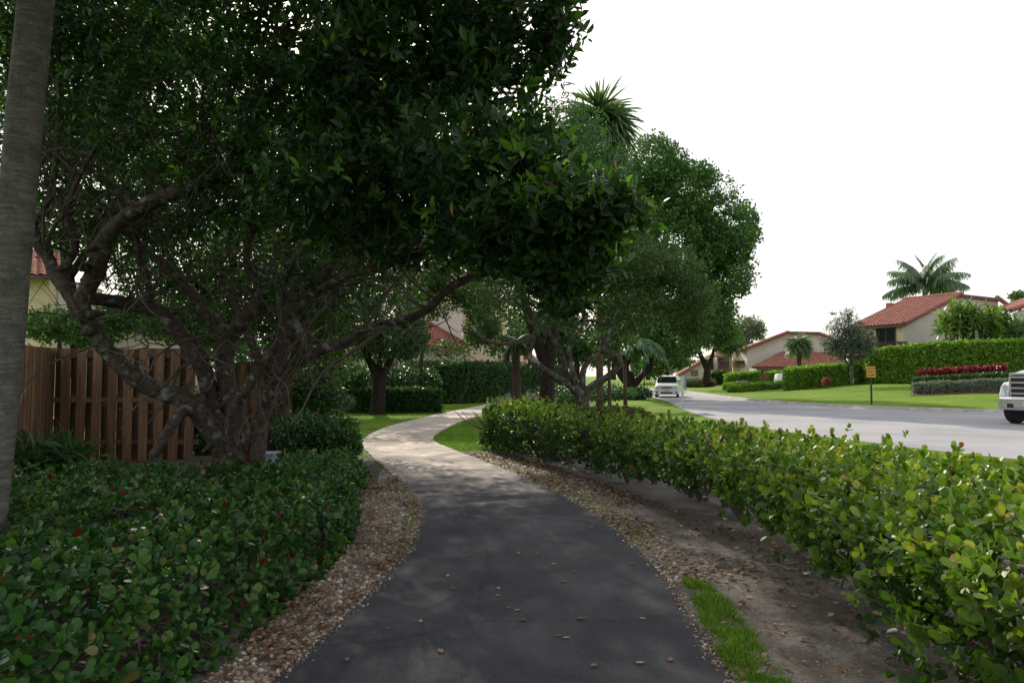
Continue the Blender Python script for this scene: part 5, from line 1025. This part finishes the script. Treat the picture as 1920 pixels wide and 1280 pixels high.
window(t, W(1431, 697, 82.5), (1, 0), .9, 1.0, .06, (0, -1), 1); window(t, W(1478, 695, 82.5), (1, 0), 1.5, .8, .06, (0, -1), 1)
# left porch with balcony
a_ = W(1374, 676, 88); b_ = W(1400, 676, 88); mb = MB(); mb.box((a_ + b_) / 2 + [0, 0, -.2], (b_[0] - a_[0], 2.0, .3)); mb.build('balcony_floor', M['wood_brown'], t); railing(t, W(1374, 691, 87), W(1400, 691, 87), 1.0)
wall([W(1374, 712, 89), W(1374, 660, 89), W(1400, 655, 89), W(1400, 712, 89)], (0, -1, 0), t, 'stucco_yellow', .3)
# third house far
d = 112
t = thing('house', 'farthest cream house with stepped red roofs between the trees beyond the road', 'house', (*gp(1320, d), 1.0))
wall([W(1277, 712, d), W(1277, 700, d), W(1320, 675, d), W(1322, 712, d)], (0, -1, 0), t, 'stucco', 3); cap_tiles(W(1272, 703, d - .3), W(1322, 673, d - .3), t, 'rake_tiles', .28, 'tile')
tile_roof(W(1268, 700, d + 4), W(1270, 703, d), W(1322, 674, d), W(1320, 672, d + 4), t, 'roof', 'tile', .5)
window(t, W(1302, 699, d), (1, 0), 1.0, .8, .07, (0, -1), 0)
wall([W(1322, 712, d + 2), W(1322, 668, d + 2), W(1340, 660, d + 2), W(1344, 712, d + 2)], (0, -1, 0), t, 'stucco_yellow', 3); window(t, W(1331, 683, d + 2), (1, 0), 1.3, 1.5, .08, (0, -1), 1)
wall([W(1344, 712, d), W(1344, 664, d), W(1378, 664, d), W(1378, 712, d)], (0, -1, 0), t, 'stucco', 3); tile_roof(W(1338, 668, d - 1), W(1382, 668, d - 1), W(1382, 655, d + 3), W(1345, 655, d + 3), t, 'side_roof', 'tile', .5)
mb = MB(); mb.box(W(1362, 692, d - .6), (2.6, 1.2, .3)); mb.build('balcony_floor', M['tile_dark'], t); railing(t, W(1348, 691, d - 1), W(1376, 691, d - 1), 1.1); window(t, W(1356, 683, d), (1, 0), 1.6, 1.8, .08, (0, -1), 1)
# another low house far left of the car
d = 120; t = thing('house', 'small peach house wall glimpsed left above the white car', 'house', (*gp(1248, d), .5)); wall([W(1232, 714, d), W(1232, 697, d), W(1262, 692, d), W(1262, 714, d)], (0, -1, 0), t, 'stucco_yellow', 3); tile_roof(W(1228, 698, d - 1), W(1266, 698, d - 1), W(1262, 688, d + 3), W(1236, 688, d + 3), t, 'roof', 'tile', .5); window(t, W(1245, 703, d), (1, 0), 1.0, .8, .08, (0, -1), 0)
# left house behind the hedge (beside path)
d = 44; t = thing('house', 'shaded cream house with red tile roof behind the tall dark hedge', 'house', (*gp(850, d), 0))
wall([W(740, 745, d), W(740, 560, d), W(800, 540, d), W(868, 540, d), W(868, 745, d)], (0, -1, 0), t, 'stucco', 3)
wall([W(868, 745, d + .5), W(868, 540, d + .5), W(950, 560, d + .5), W(950, 745, d + .5)], (0, -1, 0), t, 'stucco_yellow', 2.5); window(t, W(892, 612, d + .5), (1, 0), .7, 2.0, .08, (0, -1), 0)
tile_roof(W(826, 652, d - 4), W(878, 651, d - 4), W(868, 640, d - .05), W(800, 600, d - .05), t, 'porch_roof', 'tile', .36, .36); tile_roof(W(770, 640, d - 2), W(826, 652, d - 4), W(800, 600, d - .1), W(780, 604, d - .1), t, 'porch_roof', 'tile', .36, .36)
tile_roof(W(720, 548, d - .8), W(880, 548, d - .8), W(870, 505, d + 4), W(730, 505, d + 4), t, 'roof'); wall([W(832, 745, d - 3.6), W(832, 655, d - 3.6), W(872, 654, d - 3.6), W(872, 745, d - 3.6)], (0, -1, 0), t, 'stucco', .3)
d = 40; t = thing('garden_wall', 'cream courtyard wall with red tiled coping behind the right end of the tall dark hedge', 'wall', (*gp(935, 50), 0)); wall([W(900, 745, 50), W(900, 670, 50), W(1010, 670, 50), W(1010, 745, 50)], (0, -1, 0), t, 'stucco_yellow', .3); tile_roof(W(930, 683, 49), W(1010, 683, 49), W(1010, 668, 50.4), W(930, 668, 50.4), t, 'coping', 'tile', .36, .36)
# courtyard house seen through the branches, mid left
d = 34; t = thing('house', 'low house with red tiles glimpsed through branches left of the courtyard tree', 'house', (*gp(640, d), 0)); tile_roof(W(590, 668, d - 1.5), W(668, 668, d - 1.5), W(668, 635, d + 2), W(590, 635, d + 2), t, 'roof', 'tile', .36, .36); wall([W(594, 770, d), W(594, 668, d), W(666, 668, d), W(666, 770, d)], (0, -1, 0), t, 'stucco', 2)
# far left house
d = 23; t = thing('house', 'yellow walled house with red tile roof behind the fence at far left', 'house', (*gp(70, d), 0))
wall([W(-60, 780, d), W(-60, 521, d), W(92, 521, d), W(92, 780, d)], (0, -1, 0), t, 'stucco_yellow', 3); wall([W(92.3, 780, d + .4), W(92.3, 521, d + .4), W(110, 521, d + .4), W(110, 780, d + .4)], (0, -1, 0), t, 'stucco_grey', 2); tile_roof(W(-60, 518, d - .6), W(118, 518, d - .6), W(118, 470, d + 2.6), W(-60, 470, d + 2.6), t, 'roof', 'tile', .33, .33)
mb = MB(); mb.beam(W(-60, 519, d - .55), W(116, 519, d - .55), .06, .18); mb.build('fascia', M['fascia'], t)
d = 26; t = thing('house', 'cream house corner with red tiles glimpsed above the middle of the fence', 'house', (*gp(230, d), 0)); wall([W(208, 780, d), W(208, 606, d), W(330, 606, d), W(330, 780, d)], (0, -1, 0), t, 'stucco', 2); tile_roof(W(200, 608, d - .6), W(338, 608, d - .6), W(338, 578, d + 2), W(200, 578, d + 2), t, 'roof', 'tile', .33, .33)

# ------------------------------------------------------------------ vehicles (local frame: front towards -Y, x to the right of the picture)
def wheelset(t, xs, ys, r_, wd, tm='rubber'):
    for y in ys:
        for x in xs:
            mb = MB(); mb.lathe([(r_ * .62, -wd / 2), (r_ * .93, -wd / 2), (r_, -wd / 2 + .04), (r_, wd / 2 - .04), (r_ * .93, wd / 2), (r_ * .62, wd / 2)], 28, 'x', (x, y, r_)); wh = mb.build('wheel', M['rubber'], t, False, True)
            mb = MB(); sg = 1 if x > 0 else -1; mb.lathe([(r_ * .6, 0), (r_ * .58, .03), (r_ * .3, .05), (r_ * .12, .06), (.02, .06)], 20, 'x', (x + sg * (wd / 2 - .06), y, r_)) if sg > 0 else mb.lathe([(r_ * .6, 0), (r_ * .58, -.03), (r_ * .3, -.05), (r_ * .12, -.06), (.02, -.06)], 20, 'x', (x - (wd / 2 - .06), y, r_)); mb.build('rim', M['chrome'], wh, False, True)
def shell(sections, bevel=0):
    """sections along y: list of (y, [(x,z) half profile bottom->top]) mirrored"""
    mb = MB(); v = []; k = len(sections[0][1])
    for y, pr in sections:
        v += [(x, y + (dy if False else 0), z) for x, z in pr]; v += [(-x, y, z) for x, z in reversed(pr)]
    m_ = 2 * k; f = []
    for i in range(len(sections) - 1):
        for j in range(m_): a = i * m_ + j; b_ = i * m_ + (j + 1) % m_; f.append((a, b_, b_ + m_, a + m_))
    f.append(tuple(range(m_))); f.append(tuple(range((len(sections) - 1) * m_, len(sections) * m_)))
    mb.add(v, f); return mb
cx, cy = gp(1250.5, 53.0)
t = thing('parked_suv', 'boxy white compact car driving toward the camera on the road', 'car', (cx, cy, .006), R(-14) + math.pi * 0)
def prof(w_, zb, zbelt, ztop, wt): return [(w_ * .92, zb), (w_, zb + .12), (w_, zbelt - .08), (w_ * .97, zbelt), ((w_ * .97 + wt) / 2, (zbelt + ztop) / 2), (wt, ztop - .06), (wt * .93, ztop)]
S_ = [(-2.12, prof(.74, .30, .72, .80, .62)), (-2.08, prof(.84, .24, .80, .90, .70)), (-1.85, prof(.87, .22, .88, .99, .74)), (-1.25, prof(.88, .22, .93, 1.05, .78)), (-1.02, prof(.88, .22, .95, 1.10, .78)), (-.55, prof(.88, .22, .97, 1.58, .70)), (-.3, prof(.88, .22, .97, 1.64, .69)), (.8, prof(.88, .22, .98, 1.66, .69)), (1.8, prof(.88, .22, .98, 1.62, .68)), (2.05, prof(.86, .24, .95, 1.52, .66)), (2.12, prof(.82, .3, .9, 1.2, .66))]
shell(S_).build('body', M['white'], t, False, True)
mb = MB(); mb.add([(-.74, -1.045, 1.09), (.74, -1.045, 1.09), (.66, -.60, 1.56), (-.66, -.60, 1.56), (-.74, -1.0, 1.07), (.74, -1.0, 1.07), (.66, -.55, 1.54), (-.66, -.55, 1.54)], [(0, 1, 2, 3), (4, 7, 6, 5), (0, 4, 5, 1), (1, 5, 6, 2), (2, 6, 7, 3), (3, 7, 4, 0)])
mb.build('windshield', M['glass'], t, False, True)
for s in (-1, 1):
    mb = MB()
    for y0, y1 in ((-.45, .28), (.34, 1.1), (1.16, 1.75)):
        mb.add([(s * .875, y0, 1.02), (s * .875, y1, 1.02), (s * .755, y1 - .03, 1.5), (s * .755, y0 + .12, 1.5)], [(0, 1, 2, 3)])
    mb.build('side_window', M['glass'], t, False, True)
    mb = MB(); mb.box((s * .68, -2.09, .76), (.30, .10, .17), Matrix.Rotation(R(s * 14), 3, 'Z'), .5, .03); mb.build('headlight', M['lamp'], t, False, True)
    mb = MB(); mb.box((s * .98, -.62, 1.08), (.2, .1, .15), None, .5, .03); mb.build('mirror', M['white'], t, False, True)
    mb = MB(); mb.box((s * .70, -2.12, .40), (.12, .04, .16), None, .5, .015); mb.build('fog_lamp', M['black'], t, False, True)
mb = MB(); mb.box((0, -2.135, .74), (.78, .05, .09), None, .5, .01); mb.build('grille', M['black'], t, False, True)
mb = MB(); mb.box((0, -2.145, .36), (.84, .05, .10), None, .5, .01); mb.build('lower_grille', M['black'], t, False, True)
mb = MB(); mb.box((0, -2.15, .54), (.5, .02, .12), None, .5, .005); mb.build('number_plate', M['plate'], t, False, True)
wheelset(t, (-.78, .78), (-1.35, 1.3), .33, .2)
t.name = 'compact_car'
# truck cut by the right frame edge
tx, ty = 18.25, 22.9
t = thing('delivery_truck', 'white truck with chrome grille and bumper entering at the right edge', 'truck', (tx, ty, .006), R(-62))
hw = 1.12
def tp_(w_, zb, zt, r1): return [(w_, zb), (w_, zt - r1), (w_ - r1 * .35, zt - r1 * .3), (w_ - r1, zt)]
mb = shell([(-1.45, tp_(.70, .78, 1.62, .12)), (-1.38, tp_(.78, .78, 1.70, .16)), (-.9, tp_(.82, .78, 1.78, .2)), (.2, tp_(.86, .78, 1.92, .2))]); mb.build('hood', M['white'], t, True, True)
for s in (-1, 1):
    mb = MB(); v = []; 
    prf = [(-1.42, .78), (-1.44, 1.05), (-1.30, 1.32), (-.95, 1.45), (-.3, 1.45), (.2, 1.40), (.2, .78)]
    vs_ = [(s * .78, y, z) for y, z in prf] + [(s * 1.14, y + (.16 if y < -1.2 else .0), z - .07) for y, z in prf]; n = len(prf)
    mb.add(vs_, [tuple(range(n)), tuple(range(n, 2 * n))] + [(i, (i + 1) % n, (i + 1) % n + n, i + n) for i in range(n)]); mb.build('fender', M['white'], t, False, True)
    mb = MB(); mb.add([(s * .86, -1.452, .93), (s * 1.08, -1.33, .93), (s * 1.05, -1.27, 1.27), (s * .90, -1.385, 1.32), (s * .86, -1.38, .93), (s * 1.08, -1.26, .93), (s * 1.05, -1.2, 1.27), (s * .90, -1.3, 1.32)], [(0, 1, 2, 3), (4, 7, 6, 5), (0, 4, 5, 1), (1, 5, 6, 2), (2, 6, 7, 3), (3, 7, 4, 0)]); mb.build('headlight', M['lamp'], t, False, True)
    mb = MB(); mb.box((s * 1.16, .95, 2.25), (.16, .1, .42), None, .5, .04); mb.box((s * 1.16, .95, 1.90), (.16, .1, .2), None, .5, .03); mb.beam((s * .9, 1.0, 2.0), (s * 1.16, .97, 2.05), .03, .03); mb.beam((s * .9, 1.0, 2.45), (s * 1.16, .97, 2.4), .03, .03); mb.build('mirror', M['white'], t, False, True)
    mb = MB(); mb.box((s * .62, -1.66, .62), (.2, .05, .14), None, .5, .02); mb.build('fog_lamp', M['black'], t, False, True)
    mb = MB(); mb.add([(s * .955, 1.05, 1.9), (s * .955, 1.8, 1.9), (s * .945, 1.8, 2.45), (s * .945, 1.2, 2.45)], [(0, 1, 2, 3)]); mb.build('side_window', M['glass'], t, False, True)
mb = MB(); mb.box((0, -1.44, 1.28), (1.36, .05, .72), None, .5, .01); mb.build('grille', M['black'], t, False, True)
mb = MB()
for z in (1.02, 1.20, 1.38, 1.56): mb.box((0, -1.475, z), (1.34, .05, .05), None, .5, .01)
for s in (-1, 1): mb.box((s * .69, -1.465, 1.30), (.05, .06, .80), None, .5, .01)
mb.box((0, -1.465, 1.68), (1.34, .06, .05), None, .5, .01); mb.build('grille_bars', M['chrome'], t, False, True)
def bump_pr(y, x): return [(x, y)]
mb = MB(); xs_ = [-1.16, -1.0, -.6, 0, .6, 1.0, 1.16]; ys_ = [-1.30, -1.55, -1.64, -1.66, -1.64, -1.55, -1.30]; v = []
for x, y in zip(xs_, ys_): v += [(x, y, .48), (x, y - .03, .60), (x, y - .03, .84), (x, y + .03, .90), (x, y + .2, .90), (x, y + .2, .48)]
mb.add(v, [(i * 6 + j, i * 6 + (j + 1) % 6, (i + 1) * 6 + (j + 1) % 6, (i + 1) * 6 + j) for i in range(6) for j in range(6)] + [(0, 1, 2, 3, 4, 5), (36, 37, 38, 39, 40, 41)]); mb.build('bumper', M['chrome'], t, False, True)
mb = MB(); mb.box((0, -1.70, .68), (.5, .03, .16), None, .5, .01); mb.build('number_plate', M['plate'], t, False, True)
shell([(.2, tp_(.88, .7, 1.95, .15)), (.45, tp_(.92, .7, 2.05, .15)), (.95, tp_(.94, .7, 2.62, .2)), (1.3, tp_(.95, .7, 2.7, .2)), (2.1, tp_(.95, .7, 2.7, .2))]).build('cab', M['white'], t, True, True)
mb = MB(); mb.add([(-.80, .44, 2.07), (.80, .44, 2.07), (.74, .88, 2.56), (-.74, .88, 2.56), (-.80, .52, 2.05), (.80, .52, 2.05), (.74, .96, 2.54), (-.74, .96, 2.54)], [(0, 1, 2, 3), (4, 7, 6, 5), (0, 4, 5, 1), (1, 5, 6, 2), (2, 6, 7, 3), (3, 7, 4, 0)]); mb.build('windshield', M['glass'], t, False, True)
mb = MB(); mb.box((0, 4.9, .75), (.9, 5.6, .2)); mb.build('chassis', M['black'], t, False, True); mb = MB(); mb.box((0, 5.2, 1.95), (2.1, 5.2, 2.1), None, .5, .04); mb.build('cargo_box', M['white'], t, False, True)
wheelset(t, (-.92, .92), (-.75, 5.9), .47, .3)
# distant white car roof behind the low hedge
px_, py_ = gp(1494, 70); t = thing('distant_car', 'white car mostly hidden behind the lowest hedge near the medium hedge', 'car', (px_, py_, H1(px_, py_) - .55), R(80)); shell(S_).build('body', M['white'], t, False, True); wheelset(t, (-.78, .78), (-1.35, 1.3), .33, .2)
mb = MB(); mb.add([(-.74, -1.045, 1.09), (.74, -1.045, 1.09), (.66, -.60, 1.56), (-.66, -.60, 1.56)], [(0, 1, 2, 3)]); mb.build('windshield', M['glass'], t, False, True)
